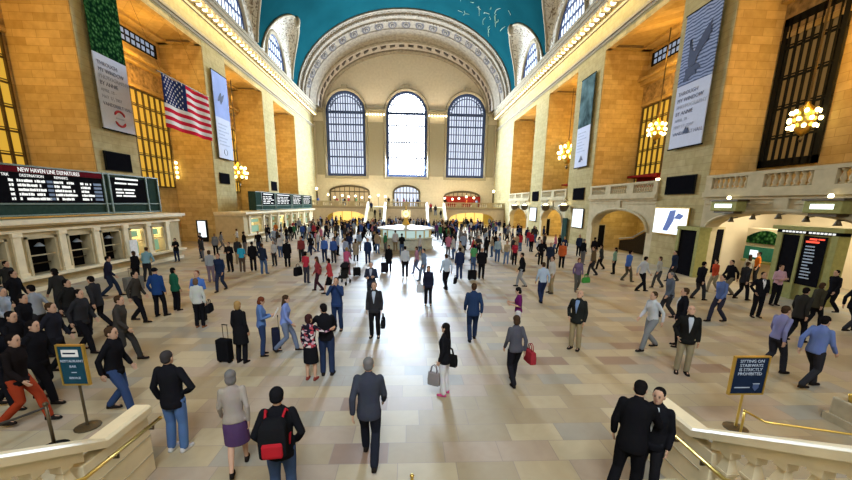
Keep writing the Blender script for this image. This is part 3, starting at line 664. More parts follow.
p_ = at_x(567, 225, 18.9); t = thing('green_door_leaf', p_, 'dark green open door leaf beside the third right arch', 'door'); MB().box(18.25, 18.35, 41.0, 42.2, 0, 2.7).build('leaf', 'green_metal', t)
# round gallery lanterns
for k, (x, y) in enumerate(((514.5, 206), (524.5, 206), (545.5, 206), (563.7, 206))):
    p_ = at_x(x, y, 17.8); t = thing('gallery_lantern', p_, 'round bronze lantern below the right gallery, %s from the far end' % ['first', 'second', 'third', 'fourth'][k], 'lantern', 'round gallery lanterns')
    MB().lathe([(0.1, -0.62), (0.38, -0.5), (0.52, -0.2), (0.52, -0.12)], p_, 12).build('bowl', 'bronze', t, True)
    MB().ell(p_+Vector((0, 0, 0.02)), 0.36, 0.36, 0.30).build('globe', 'bulb', t, True); MB().lathe([(0.54, -0.13), (0.58, 0.0), (0.54, 0.1)], p_, 12, False).build('ring', 'bronze', t)
    MB().tube([p_+Vector((0, 0, 0.4)), p_+Vector((0.2, 0, 0.7)), p_+Vector((0.40, 0, 0.75))], 0.04, 6).build('bracket', 'bronze', t)
# shop front on the gallery behind the second bay and farther on
for (x0, x1, py, X, nm) in ((627, 656, 186, 20.4, 'behind the second right gallery balustrade'), (562, 573, 187, 20.4, 'behind the third right gallery balustrade')):
    a, b = at_x(x0, py, X).y, at_x(x1, py, X).y; a, b = min(a, b), max(a, b)
    t = thing('gallery_stall', (X, (a+b)/2, 4.97), 'dark red stall with lit shelf ' + nm, 'stall')
    MB().box(X, X+1.0, a, b, 4.98, 6.0).build('counter', 'red_shop', t); MB().box(X-0.1, X+1.0, a, b, 6.55, 6.75).build('canopy', 'red_shop', t); MB().box(X+0.8, X+1.0, a, b, 6.0, 6.55).build('back', 'red_shop', t)
    MB().box(X+0.7, X+0.78, a+0.4, a+1.2, 6.1, 6.4).build('lit_shelf', 'bulb', t)

# ------------------------------------------------------------------ screens, lit posters and banners on the piers
def screen(name, s, Y0, Y1, Z0, Z1, X, mat, label, cat, frame='iron'):
    t = thing(name, (s*X, (Y0+Y1)/2, Z0), label, cat)
    MB().box(s*X, s*(X+0.10), Y0-0.06, Y1+0.06, Z0-0.06, Z1+0.06).build('frame', frame, t); MB().box(s*(X-0.02), s*X, Y0, Y1, Z0, Z1).build('display', mat, t); return t
screen('black_screen', -1, 25.2, 27.3, 5.95, 7.0, W-0.1, 'screen_off', 'black screen below the tree banner on the nearest left pier', 'screen')
screen('black_screen', -1, 39.6, 41.5, 5.85, 6.8, W-0.1, 'screen_off', 'black screen below the sky banner on the second left pier', 'screen')
screen('black_screen', -1, 53.9, 55.9, 5.6, 6.75, W-0.1, 'screen_off', 'black screen on the third left pier above the departure board', 'screen')
screen('black_screen', 1, 23.05, 25.6, 4.98, 6.05, W-0.1, 'screen_off', 'black screen below the bird banner on the nearest right pier', 'screen')
screen('black_screen', 1, 38.0, 40.4, 4.75, 5.85, W-0.1, 'screen_off', 'black screen on the second right pier', 'screen')
screen('black_screen', 1, 51.6, 54.0, 4.7, 5.9, W-0.1, 'screen_off', 'black screen on the third right pier', 'screen')
t = screen('lit_poster', 1, 23.1, 26.3, 2.3, 4.0, W-0.12, 'poster_lit', 'backlit white and blue poster in a brass frame on the nearest right pier', 'poster', 'brass')
m = MB(); X = W-0.15
m.poly([(X, 24.75, 3.85), (X, 24.2, 3.9), (X, 24.3, 3.2), (X, 24.75, 2.5), (X, 25.25, 2.5), (X, 24.95, 3.2)], (-1, 0, 0), 0.01); m.poly([(X, 23.9, 3.7), (X, 23.4, 3.55), (X, 23.7, 3.3), (X, 24.3, 3.35)], (-1, 0, 0), 0.012); m.build('figure', 'poster_blue', t)
screen('lit_poster', 1, 37.6, 39.9, 1.85, 3.75, W-0.12, 'poster_lit', 'backlit white poster on the second right pier', 'poster')
screen('lit_poster', 1, 51.8, 54.4, 1.9, 3.7, W-0.12, 'poster_lit', 'backlit white poster on the third right pier', 'poster')
t = thing('poster_stand', (-20.2, 38.5, 0), 'black framed lit poster stand against the amber flank of the second left pier', 'poster')
MB().box(-20.75, -19.7, 38.5, 38.62, 0.3, 2.15).build('frame', 'iron', t); MB().box(-20.6, -19.85, 38.47, 38.5, 0.45, 2.05).build('display', 'poster_lit', t); MB().box(-20.7, -19.75, 38.4, 38.66, 0, 0.3).build('foot', 'iron', t)

def banner(s, Y0, Y1, Z0, Z1, zsplit, photo, label, kind):
    X = s*(W-0.22); t = thing('banner', (X, (Y0+Y1)/2, Z0), label, 'banner', 'exhibition banners on the piers')
    th = 0.05*s
    MB().box(X, X+th, Y0, Y1, Z0, zsplit).build('text_panel', 'banner_white', t); MB().box(X, X+th, Y0, Y1, zsplit, Z1).build('photograph', photo, t)
    for z in (Z0-0.03, Z1+0.03): MB().tube([(X+th/2, Y0-0.1, z), (X+th/2, Y1+0.1, z)], 0.05, 6).build('batten', 'iron', t)
    Xf = X-s*0.012; u = (0, 1, 0) if s < 0 else (0, -1, 0); st = Y0 if s < 0 else Y1; wdt = Y1-Y0
    def line(txt, z, size, mat, off=0.22): text('lettering', txt, size, (Xf, st+(off if s < 0 else -off)*1.0, z), u, (0, 0, 1), mat, t)
    if kind in ('tree', 'bird'):
        zt = zsplit-0.62; sz = wdt*0.122; st_ = sz*1.15
        for k, (tx, mt) in enumerate((('THROUGH', 'banner_ink'), ('MY WINDOW', 'banner_ink'), ('PHOTOGRAPHY', 'banner_grey'), ('BY ANNIE', 'banner_ink'))): line(tx, zt-k*st_, sz, mt)
        for k, tx in enumerate(('APRIL 18 -', 'MAY 17, 2007')): line(tx, zt-(4+k)*st_, sz*0.85, 'banner_grey')
        line('VANDERBILT HALL', zt-6.1*st_, sz*0.88, 'banner_ink')
    return t, X, Xf, u
M['banner_grey'] = plain('banner_grey_ink', (0.42, 0.46, 0.60), 0.8)
t, X, Xf, u = banner(-1, 25.3, 28.0, 8.42, 18.2, 12.75, 'foliage', 'tall banner with a tree photograph over white lettering, nearest left pier', 'tree')
m = MB(); c = Vector((Xf, 26.75, 9.2))
for a0, a1 in ((R(25), R(155)), (R(205), R(335))):
    pts = [c+Vector((0, math.cos(a0+(a1-a0)*k/10)*0.46, math.sin(a0+(a1-a0)*k/10)*0.46)) for k in range(11)]; m.tube(pts, [0.03]+[0.075]*9+[0.03], 6)
m.build('ring_emblem', 'banner_red', t)
MB().box(Xf, Xf+0.01, 26.4, 27.1, 9.16, 9.24).build('emblem_rule', 'banner_grey', t)
t, X, Xf, u = banner(1, 22.9, 25.75, 7.9, 15.9, 11.75, 'water', 'tall banner with a dark bird photograph over white lettering, nearest right pier', 'bird')
def P(y, z): return (Xf, y, z)
m = MB()   # bird lifting its wings off the water
O = 24.35
def Q(y, z): return P(O+y, z)
m.poly([Q(.62, 14.35), Q(.80, 14.25), Q(.62, 14.15), Q(.55, 13.75), Q(.30, 13.55), Q(.05, 13.95), Q(-.35, 14.45), Q(-.85, 14.85), Q(-.78, 14.55), Q(-1.0, 14.55), Q(-.8, 14.3), Q(-1.0, 14.2), Q(-.70, 14.0), Q(-.8, 13.85), Q(-.40, 13.6), Q(-.05, 13.2), Q(.10, 12.75), Q(.65, 12.75), Q(.75, 13.2), Q(.72, 13.7), Q(.76, 14.1), Q(.70, 14.4)], (-1, 0, 0), 0.012)
m.poly([Q(.85, 12.7), Q(-.15, 12.75), Q(-.45, 12.45), Q(.0, 12.4), Q(-.2, 12.2), Q(.35, 12.15), Q(.55, 11.95), Q(.95, 12.0), Q(.8, 12.3)], (-1, 0, 0), 0.012); m.build('bird', 'ink_blue', t)
m = MB(); m.poly([P(24.6, 8.75), P(24.4, 9.15), P(24.3, 9.0), P(24.15, 9.05), P(24.1, 8.7)], (-1, 0, 0), 0.01); m.build('emblem', 'ink_blue', t)
t, X, Xf, u = banner(-1, 39.6, 42.6, 8.3, 16.35, 12.2, 'banner_blue', 'pale blue banner with a small bird emblem on the second left pier', 'sky')
m = MB(); m.poly([P(40.6, 14.2), P(41.0, 14.6), P(41.15, 14.3), P(41.7, 14.6), P(41.3, 13.9), P(40.9, 13.5), P(40.7, 13.8), P(40.3, 13.7)], (1, 0, 0), 0.01); m.build('bird', 'ink_blue', t)
m = MB()
for k in range(7): m.box(Xf, Xf+0.01, 39.9, 39.9+[1.9, 1.5, 2.1, 1.2, 1.7, 1.4, 2.0][k], 11.5-k*0.32, 11.62-k*0.32)
m.tube([(Xf, 41+0.35*math.cos(k*PI/6), 8.95+0.3*math.sin(k*PI/6)) for k in range(13)], 0.035, 5); m.build('lettering', 'banner_grey', t)
t, X, Xf, u = banner(1, 37.7, 40.5, 8.0, 16.5, 11.9, 'harbour', 'banner with a dark harbour photograph on the second right pier', 'harbour')
m = MB(); m.poly([P(39.6, 8.5), P(39.1, 9.15), P(38.6, 8.6), P(38.9, 8.7), P(39.1, 8.5)], (-1, 0, 0), 0.01); m.build('emblem', 'ink_blue', t)
m = MB()
for k in range(7): m.box(Xf, Xf-0.01, 40.2, 40.2-[1.7, 1.4, 1.9, 1.1, 1.6, 1.3, 1.8][k], 11.3-k*0.3, 11.4-k*0.3)
m.build('lettering', 'banner_grey', t)

# flag of stripes and stars hung along the left side
FX = -16.5; t = thing('flag', (FX, 31.5, 9.1), 'large red and white striped flag with a starred blue canton on the left', 'flag')
fy0, fy1, fz0, fz1 = 28.55, 34.65, 9.12, 12.6; ns = 24
def fl(y, z): return (FX+0.10*math.sin((y-fy0)*2.2+(z-fz0)*0.5), y, z)
m = MB()
for i in range(13):
    z1 = fz1-(fz1-fz0)*i/13; z0 = fz1-(fz1-fz0)*(i+1)/13
    for k in range(ns):
        ya = fy0+(fy1-fy0)*k/ns; yb = fy0+(fy1-fy0)*(k+1)/ns
        m.m(2 if (i < 7 and k < ns*0.42) else (0 if i % 2 == 0 else 1)); A_ = [fl(ya, z0), fl(yb, z0), fl(yb, z1), fl(ya, z1)]
        m.add(A_+[(x+0.03, y, z) for x, y, z in A_], [(0, 1, 2, 3), (4, 5, 6, 7)])
m.m(1); cw = (fy1-fy0)*0.42; chh = (fz1-fz0)*7/13
for r_ in range(9):
    for q in range(6 if r_ % 2 == 0 else 5):
        y = fy0+cw*((q+0.5)/6 if r_ % 2 == 0 else (q+1)/6); z = fz1-chh*(r_+0.5)/9; c = Vector(fl(y, z))+Vector((0.045, 0, 0)); pts = []
        for j in range(10): rad = 0.105 if j % 2 == 0 else 0.042; a = PI/2+PI*j/5; pts.append(c+Vector((0, rad*math.cos(a), rad*math.sin(a))))
        m.add(pts, [tuple(range(10))])
m.build('cloth', ['flag_red', 'flag_white', 'flag_blue'], t)
MB().tube([(FX, fy0-0.3, fz1+0.06), (FX, fy1+0.3, fz1+0.06)], 0.05, 8).build('pole', 'bronze', t)
for y in (fy0+0.3, fy1-0.3): MB().tube([(FX, y, fz1), (-W, y, 18.6)], 0.007, 4).build('cable', 'iron', t)

# chandeliers
BULB2 = MB().ell((0, 0, 0), 0.13, 0.13, 0.16, 8, 5).mesh('bulb', 'hot_bulb', True)
def chandelier(p_, label, sc=1.0, ztop=17.9):
    p_ = Vector(p_); t = thing('chandelier', p_, label, 'chandelier', 'globe chandeliers')
    MB().tube([p_+Vector((0, 0, 1.0*sc)), (p_.x, p_.y, ztop)], 0.05, 6).build('rod', 'bronze', t)
    MB().lathe([(0.05, -1.1*sc), (0.35*sc, -0.85*sc), (0.62*sc, -0.3*sc), (0.66*sc, 0.1*sc), (0.5*sc, 0.6*sc), (0.15*sc, 0.95*sc), (0.1, 1.1*sc)], p_, 14).build('globe_body', 'brass', t, True)
    MB().lathe([(0.05, -1.5*sc), (0.12*sc, -1.35*sc), (0.06, -1.1*sc)], p_, 8).build('finial', 'bronze', t, True)
    for ring, (z, r) in enumerate(((-0.5, 0.75), (-0.05, 0.82), (0.45, 0.72))):
        for k in range(8): a = 2*PI*(k+0.5*ring)/8; o = put(BULB2, p_+Vector((r*sc*math.cos(a), r*sc*math.sin(a), z*sc)), t); o.scale = (sc, sc, sc)
chandelier((-20.3, 48.2, 7.5), 'lit globe chandelier hanging in the left bay above the far departure board', 1.15)
chandelier((20.4, 47.6, 10.6), 'lit globe chandelier hanging in the third right bay', 1.35)
chandelier((21.2, 31.8, 10.4), 'lit globe chandelier behind the bird banner in the second right bay', 0.8)
chandelier((20.9, 19.4, 8.6), 'lit globe chandelier before the dark grid window at right', 0.75)
p_ = at_y(177, 164, 38.6); t = thing('wall_sconce', p_, 'string of lit sconce bulbs on the amber flank of the second left pier', 'sconce')
MB().box(p_.x-0.06, p_.x+0.06, 38.55, 38.68, p_.z-1.5, p_.z+0.3).build('backplate', 'brass', t)
for k in range(4): put(BULB2, (p_.x, 38.45, p_.z+0.1-k*0.45), t)

# ------------------------------------------------------------------ ticket halls and departure boards on the left
def ticket_hall(name, Y0, Y1, wins, label, zt, X=-16.0):
    t = thing(name, (X, (Y0+Y1)/2, 0), label, 'ticket hall')
    m = MB(); zb, zw = 0.72, 2.42; edges = sorted([Y0, Y1]+[q for w_ in wins for q in w_[:2]])
    m.box(X, -W-0.3, Y0, Y1, zw, zt-0.25); m.box(X, -W-0.3, Y0, Y1, 0, zb)
    cuts = [Y0]+[q for w_ in wins for q in w_[:2]]+[Y1]
    for k in range(0, len(cuts), 2): m.box(X, -W-0.3, cuts[k], cuts[k+1], zb, zw)
    m.box(-17.6, -W-0.3, Y0+0.1, Y1-0.1, zb, zw)
    m.build('body', 'marble', t)
    m = MB(); m.box(X+0.1, -W-0.3, Y0-0.05, Y1+0.05, 2.62, 2.74); m.box(X+0.22, -W-0.3, Y0-0.1, Y1+0.15, zt-0.3, zt-0.2); m.box(X+0.38, -W-0.3, Y0-0.15, Y1+0.3, zt-0.2, zt); m.build('cornice', 'marble_rail', t)
    m = MB(); m.box(X+0.34, X-0.1, Y0, Y1+0.1, 0.60, 0.72); m.box(X+0.12, X, Y0, Y1, 0, 0.18); m.build('ledge', 'marble_rail', t)
    for k in range(len(wins)+1):
        yl = wins[k-1][1] if k else wins[0][0]-0.62; yr = wins[k][0] if k < len(wins) else wins[-1][1]+0.62
        if yr-yl > 2.5: continue
        c = (yl+yr)/2; MB().box(X+0.09, X, c-0.17, c+0.17, 0.72, 2.62).box(X+0.14, X, c-0.21, c+0.21, 2.45, 2.62).box(X+0.14, X, c-0.21, c+0.21, 0.72, 0.88).build('pilaster', 'marble_rail', t)
    for (a, b, lit) in wins:
        f_ = MB(); f_.box(X+0.05, X-0.15, a, a+0.10, zb, zw); f_.box(X+0.05, X-0.15, b-0.10, b, zb, zw); f_.box(X+0.05, X-0.15, a, b, zw-0.1, zw)
        if lit != 2: f_.box(X-0.05, X-0.1, a, b, 1.55, 1.6)
        fo = f_.build('ticket_window', 'marble', t)
        if lit:
            MB().box(X-0.9, X-0.95, a+0.05, b-0.05, zb, zw).build('back_wall', 'booth_lit', fo)
            MB().box(X-0.25, X-0.3, a+0.25, b-0.3, zb+0.1, 1.5).build('green_panel', 'booth_green', fo); MB().box(X-0.25, X-0.32, a+0.2, b-0.25, 1.85, 2.2).build('lamp_strip', 'booth_green', fo)
        else:
            MB().box(X-0.5, X-0.55, a+0.05, b-0.05, zb, zw).build('unlit_backing', 'board_black', fo)  # black sheet stands in for the unlit room behind the window
            c = (a+b)/2; MB().lathe([(0.04, 0.16), (0.16, 0.04), (0.2, 0)], (X-0.25, c+0.15, 1.95), 8).build('lamp_shade', 'sign_text', fo, True); MB().tube([(X-0.25, c+0.15, 2.1), (X-0.25, c+0.15, 2.42)], 0.015, 5).build('lamp_cord', 'iron', fo)
            MB().box(X-0.3, X-0.34, a+0.15, b-0.12, 1.15, 1.2).build('grille_bar', 'bronze', fo)
    return t
wins = [(8.4, 9.8, 0), (10.5, 11.9, 0), (12.6, 13.95, 0), (14.6, 16.0, 0), (16.75, 18.2, 0), (18.75, 20.15, 0), (20.75, 22.15, 0), (22.85, 24.1, 1), (24.75, 26.0, 1)]
ticket_hall('ticket_hall', 7.5, 27.7, wins, 'long near marble ticket hall with dark windows and two lit ones at left', 3.18)
ticket_hall('ticket_hall', 38.35, 65.8, [(40.0, 43.0, 1), (44.2, 45.3, 0), (46.2, 48.0, 1), (48.9, 50.7, 1), (51.6, 53.4, 1), (54.3, 56.1, 1), (57.5, 59.5, 1), (61.0, 63.2, 1)], 'far marble ticket hall with a row of bright windows at left', 2.98)
for (Y, p_) in ((23.5, 60), (25.4, 60), (41.5, 90), (50, 120), (58, 120)):
    point('ticket_window_light', (-16.6, Y, 2.2), p_, (1.0, 0.82, 0.45), 0.15)

def board(Y0, Y1, Z0, Z1, panels, label, X=-16.3):
    t = thing('departure_board', (X, (Y0+Y1)/2, Z0), label, 'departure board')
    MB().box(X, X-0.8, Y0, Y1, Z0, Z1).build('case', 'green_metal', t)
    m = MB()
    for z in (Z0+0.02, Z0+0.52, Z1-0.06): m.box(X+0.06, X, Y0-0.02, Y1+0.02, z, z+0.07)
    for y in [p_[0] for p_ in panels]+[p_[1] for p_ in panels]+[Y1-0.05]: m.box(X+0.07, X, y-0.05, y+0.05, Z0, Z1)
    m.build('frame_bars', 'green_bar', t); return t
M['green_bar'] = plain('grey_green_bar', (0.10, 0.15, 0.11), 0.4)
t = board(8.5, 26.45, 3.28, 5.5, [(8.6, 21.9), (22.3, 25.3)], 'long near departure board with a red heading on the left ticket hall')
X = -16.3; rr = random.Random(11)
hd = MB().box(X+0.05, X, 8.6, 21.85, 5.18, 5.42).build('heading_band', 'board_red', t)
for (bd, nm) in (('NEW HAVEN LINE DEPARTURES', 0),):
    text('heading', bd, 0.26, (X+0.065, 17.35, 5.21), (0, 1, 0), (0, 0, 1), 'white_text', t, 'LEFT', width=0.82)
pn = MB().box(X+0.03, X, 8.7, 21.8, 3.86, 5.16).build('flap_panel', 'board_black', t)
for bx_ in (16.65,):
    text('column_heading', 'TRK', 0.17, (X+0.04, bx_, 5.0), (0, 1, 0), (0, 0, 1), 'white_text', t); text('column_heading', 'DESTINATION', 0.17, (X+0.04, bx_+0.75, 5.0), (0, 1, 0), (0, 0, 1), 'white_text', t); text('column_heading', 'REMARKS', 0.17, (X+0.04, bx_+2.35, 5.0), (0, 1, 0), (0, 0, 1), 'white_text', t)
m = MB(); m2 = MB()
for rw in range(5):
    z = 4.78-rw*0.195
    for b0 in (16.45, 9.0):
        for a, l in ((0.45, 0.22), (0.8, rr.uniform(1.1, 1.5)), (2.5, rr.uniform(0.8, 1.3)), (3.95, rr.uniform(0.4, 0.8))):
            for q in range(int(l/0.098)):
                if q and rr.random() < 0.10: continue
                m.box(X+0.045, X+0.03, b0+a+q*0.098, b0+a+q*0.098+rr.choice([0.06, 0.08, 0.085]), z, z+rr.choice([0.10, 0.115]))
        for a, l in ((2.15, 0.28), (4.75, 0.5)): m2.box(X+0.045, X+0.03, b0+a, b0+a+l, z, z+0.115)
m.build('lit_lettering', 'white_text', pn); m2.build('dim_lettering', 'dim_text', pn)
pn = MB().box(X+0.03, X, 22.4, 25.2, 3.86, 5.3).build('side_panel', 'board_black', t); m = MB()
m.box(X+0.045, X+0.03, 22.8, 24.6, 5.2, 5.3)
for z, ls in ((4.95, (0.9, 0.8)), (4.60, (0.5, 0.9)), (4.42, (0.6, 0.7)), (4.24, (0.4, 1.0))):
    y = 22.7
    for l in ls: m.box(X+0.045, X+0.03, y, y+l, z, z+0.09); y += l+0.12
m.build('lit_lines', 'white_text', pn)
t = board(42.6, 66.5, 3.06, 5.15, [(44.2, 48.5), (48.9, 55.0), (55.6, 60.5), (61.0, 66.0)], 'far dark green departure board of four lit panels on the far left ticket hall')
for (a, b) in ((44.3, 48.4), (49.0, 54.9), (55.7, 60.4), (61.1, 65.9)):
    pn = MB().box(X+0.03, X, a, b, 3.62, 5.05).build('flap_panel', 'board_black', t); m = MB(); m.box(X+0.05, X+0.03, a+0.5, b-0.6, 4.86, 4.96)
    for rw in range(5):
        y = a+0.4
        while y < b-1.2: l = rr.uniform(0.4, 1.2); m.box(X+0.05, X+0.03, y, y+l, 4.58-rw*0.19, 4.66-rw*0.19); y += l+rr.uniform(0.2, 0.5)
    m.build('lit_lettering', 'white_text', pn)
t = thing('notice_sign', (-15.6, 22.65, 0.73), 'white paper notice standing on the near left ticket ledge', 'notice'); MB().box(-15.75, -15.7, 22.35, 22.95, 0.73, 1.75).build('sheet', 'paper', t); MB().box(-15.85, -15.66, 22.4, 22.9, 0.72, 0.76).build('foot', 'paper', t)

# ------------------------------------------------------------------ far balcony, stairs and shops
YB = 70.0; ZF = 3.35
def far_arch_wall():
    m = MB(); n = 20
    for (c, h, zs, zc, x0, x1) in ((-11.0, 3.6, 1.1, 2.5, -W, -6.9), (12.4, 4.2, 1.1, 2.5, 7.1, W)):
        m.box(x0, c-h, YB, YB+0.6, 0, ZF); m.box(c+h, x1, YB, YB+0.6, 0, ZF)
        for k in range(n):
            a = c-h*math.cos(PI*k/n); b = c-h*math.cos(PI*(k+1)/n); z0 = zs+(zc-zs)*math.sin(PI*k/n)**0.8; z1 = zs+(zc-zs)*math.sin(PI*(k+1)/n)**0.8
            m.add([(a,YB,z0),(b,YB,z1),(b,YB,ZF),(a,YB,ZF),(a,YB+.6,z0),(b,YB+.6,z1),(b,YB+.6,ZF),(a,YB+.6,ZF)], [(0,1,2,3),(4,7,6,5),(0,4,5,1),(3,2,6,7)])
    m.box(-3.7, 3.9, YB, YB+0.6, 0, ZF); m.m(1); m.box(-W, -6.9, YB-0.2, YB+0.3, ZF-0.3, ZF); m.box(7.1, W, YB-0.2, YB+0.3, ZF-0.3, ZF); m.box(-3.7, 3.9, YB-0.2, YB+0.3, ZF-0.3, ZF)
    return m
struct(far_arch_wall().build('wall_balcony', ['stone_x', 'trim'])); struct(MB().box(-W, W, YB+0.3, YE, ZF-0.25, ZF).build('floor_balcony', 'marble'))
struct(MB().box(-W, W, 77.5, 77.8, 0, ZF).build('wall_under_balcony', 'shop_wall'))
for c, pw_ in ((-11.0, 450), (12.4, 520)): area('passage_lamp_light', (c, 74, ZF-0.3), (0, 0, 0), 6, 5, pw_, (1.0, 0.78, 0.25))
for nm, c in (('left', -11.0), ('right', 12.4)):
    t = thing('lit_shop_front', (c, 77.2, 0), 'bright yellow shop front under the far balcony on the %s' % nm, 'shop front')
    for k in range(4): MB().box(c-3.8+k*1.9, c-2.1+k*1.9, 77.2, 77.4, 0.5, 2.6).build('lit_pane', 'shop_lit', t)
    MB().box(c-4, c+4, 77.1, 77.4, 2.6, 2.85).build('fascia', 'bronze', t)
def far_balustrade(x0, x1, label):
    t = thing('balcony_balustrade', ((x0+x1)/2, YB, ZF), label, 'balustrade', 'far balcony balustrades')
    MB().box(x0, x1, YB-0.1, YB+0.25, ZF+0.82, ZF+1.0).build('rail', 'marble', t); MB().box(x0, x1, YB-0.1, YB+0.25, ZF, ZF+0.18).build('plinth', 'marble', t)
    n = max(1, round((x1-x0)/3.2)); pw = (x1-x0)/n
    for k in range(n+1): xx = x0+pw*k; MB().box(max(x0, xx-0.5), min(x1, xx+0.5), YB-0.08, YB+0.23, ZF+0.18, ZF+0.82).build('pedestal', 'marble', t)
    for k in range(n):
        a, b = x0+pw*k+0.5, x0+pw*(k+1)-0.5; nb = int((b-a)/0.33)
        for q in range(nb): put(BAL, (a+(b-a)*(q+0.5)/nb, YB+0.08, ZF+0.19), t)
far_balustrade(-W, -6.9, 'stone balustrade of the far balcony left of the stairs'); far_balustrade(7.1, W, 'stone balustrade of the far balcony right of the stairs'); far_balustrade(-3.7, 3.9, 'stone balustrade of the far balcony between the two stairs')
for nm, x0, x1 in (('left', -6.9, -3.7), ('right', 3.9, 7.1)):
    m = MB(); ns = 20
    for k in range(ns): m.box(x0, x1, YB+0.3-(ns-k)*0.30, YB+0.3, ZF*k/ns, ZF*(k+1)/ns)
    struct(m.build('floor_stairs', 'marble'))
    for x in (x0, x1):
        m = MB(); Y0 = YB-ns*0.30
        m.poly([(x-0.2, Y0-0.6, 0), (x-0.2, YB, 0), (x-0.2, YB, ZF+0.95), (x-0.2, Y0+0.3, 0.95), (x-0.2, Y0-0.6, 0.95)], (1, 0, 0), 0.4); struct(m.build('wall_stairs', 'marble_rail'))
# shop fronts on the balcony
def arched_front(c, hw, z0, zs, zc, label, glass, panel):
    t = thing('arched_shop_front', (c, YE-0.1, ZF), label, 'shop front'); m = MB(); n = 16
    pts = [(c-hw, YE-0.15, z0)]+[(c-hw*math.cos(PI*k/n), YE-0.15, zs+(zc-zs)*math.sin(PI*k/n)) for k in range(n+1)]+[(c+hw, YE-0.15, z0)]
    m.tube(pts, 0.2, 6)
    for k in range(1, 8): x = c-hw+2*hw*k/8; m.box(x-0.07, x+0.07, YE-0.2, YE-0.1, z0, zs+(zc-zs)*math.sqrt(max(0, 1-((x-c)/hw)**2)))
    m.box(c-hw, c+hw, YE-0.22, YE-0.1, zs-0.15, zs+0.1); m.build('frame', 'bronze', t)
    MB().poly([(p_[0], YE-0.05, p_[2]) for p_ in pts], (0, 1, 0), 0.04).build('glass', glass, t)
    if panel: MB().box(c-hw, c+hw, YE-1.2, YE-0.3, ZF, 5.6).build('counter', panel, t)
arched_front(-11.7, 4.0, ZF, 6.3, 7.4, 'arched bronze shop front with lamps below the left end window', 'shop_lit_dim', None)
arched_front(0.1, 2.7, ZF, 6.2, 7.6, 'arched glazed doorway below the bright middle window', 'sky_pane', None)
arched_front(11.8, 3.7, ZF, 5.6, 6.6, 'arched red shop front below the right end window', 'shop_lit_dim', 'red_shop')
rr = random.Random(2); LAMP = MB().ell((0, 0, 0), 0.22, 0.22, 0.24, 8, 5).mesh('lamp_globe', 'bulb', True); LPOST = MB().tube([(0, 0, 0), (0, 0, 1.4)], 0.035, 6).mesh('stem', 'bronze')
k = 0
for x in (-15.8, -14.2, -12.9, -11.6, -10.2, -8.9, -7.3, -5.6, -4.2, 7.9, 9.4, 10.8, 12.3, 13.9):
    k += 1; p_ = Vector((x, 77.0+rr.uniform(-1, 1), ZF)); t = thing('table_lamp_post', p_, 'small lit globe lamp on the far balcony, %s of the %s there' % (['first', 'second', 'third', 'fourth', 'fifth', 'sixth', 'seventh', 'eighth', 'ninth'][(k-1) % 9]+' from left', 'nine left' if x < 0 else 'five right'), 'lamp', 'balcony globe lamps')
    hgt = rr.uniform(1.5, 2.1); o = put(LPOST, p_, t); o.scale = (1, 1, hgt/1.4); put(LAMP, p_+Vector((0, 0, hgt+0.15)), t)
for k, (x, y, z) in enumerate(((-17.2, 74.5, 6.6), (17.3, 74.5, 6.6))):
    t = thing('bracket_lamp', (x, y, z), 'small lit bracket lamp on the %s end of the far balcony' % ('left' if x < 0 else 'right'), 'lamp'); MB().box(x-0.15, x+0.15, y-0.1, y+0.1, z-2.2, z-0.2).build('backplate', 'bronze', t); MB().ell((x, y-0.2, z), 0.25, 0.25, 0.3).build('globe', 'bulb', t, True)

# information kiosk with the four faced clock
KX, KY, KR = 0.35, 35.2, 2.6
t = thing('information_kiosk', (KX, KY, 0), 'round white information kiosk with a glowing clock in the crowded middle', 'kiosk')
MB().lathe([(KR, 0), (KR, 0.15), (KR-0.1, 0.2), (KR-0.1, 0.92), (KR+0.12, 0.95), (KR+0.12, 1.05), (KR-0.2, 1.06)], (KX, KY, 0), 24).build('counter', 'kiosk_counter', t)
for k in range(16):
    a = 2*PI*k/16; cx_, cy_ = KX+(KR-0.25)*math.cos(a), KY+(KR-0.25)*math.sin(a); MB().box(cx_-0.05, cx_+0.05, cy_-0.05, cy_+0.05, 1.05, 1.72).build('mullion', 'brass', t)
MB().lathe([(KR-0.3, 1.06), (KR-0.3, 1.70)], (KX, KY, 0), 24, False).build('glazing', 'kiosk_glass', t)
MB().lathe([(KR-0.1, 1.70), (KR+0.08, 1.74), (KR+0.08, 1.86), (KR-0.5, 1.95), (0.5, 2.1), (0.3, 2.15)], (KX, KY, 0), 24).build('roof', 'kiosk_white', t)
MB().lathe([(0.45, 2.1), (0.3, 2.3), (0.18, 2.6), (0.3, 2.75)], (KX, KY, 0), 12).build('pedestal', 'brass', t, True)
ck = MB().ell((KX, KY, 3.12), 0.42, 0.42, 0.42, 14, 8).build('clock', 'brass', t, True)
for a in range(4): c = Vector((KX, KY, 3.12)); n_ = Vector((math.cos(a*PI/2-PI/2), math.sin(a*PI/2-PI/2), 0)); u_ = Vector((-n_.y, n_.x, 0)); MB().poly([c+n_*0.34+u_*0.30*math.cos(2*PI*k/16)+Vector((0, 0, 0.33*math.sin(2*PI*k/16))) for k in range(16)], n_, 0.06).build('clock_face', 'clock_lit', ck)
MB().lathe([(0.14, 3.5), (0.05, 3.62), (0.09, 3.72), (0.01, 3.85)], (KX, KY, 0), 8).build('finial', 'brass', t, True)

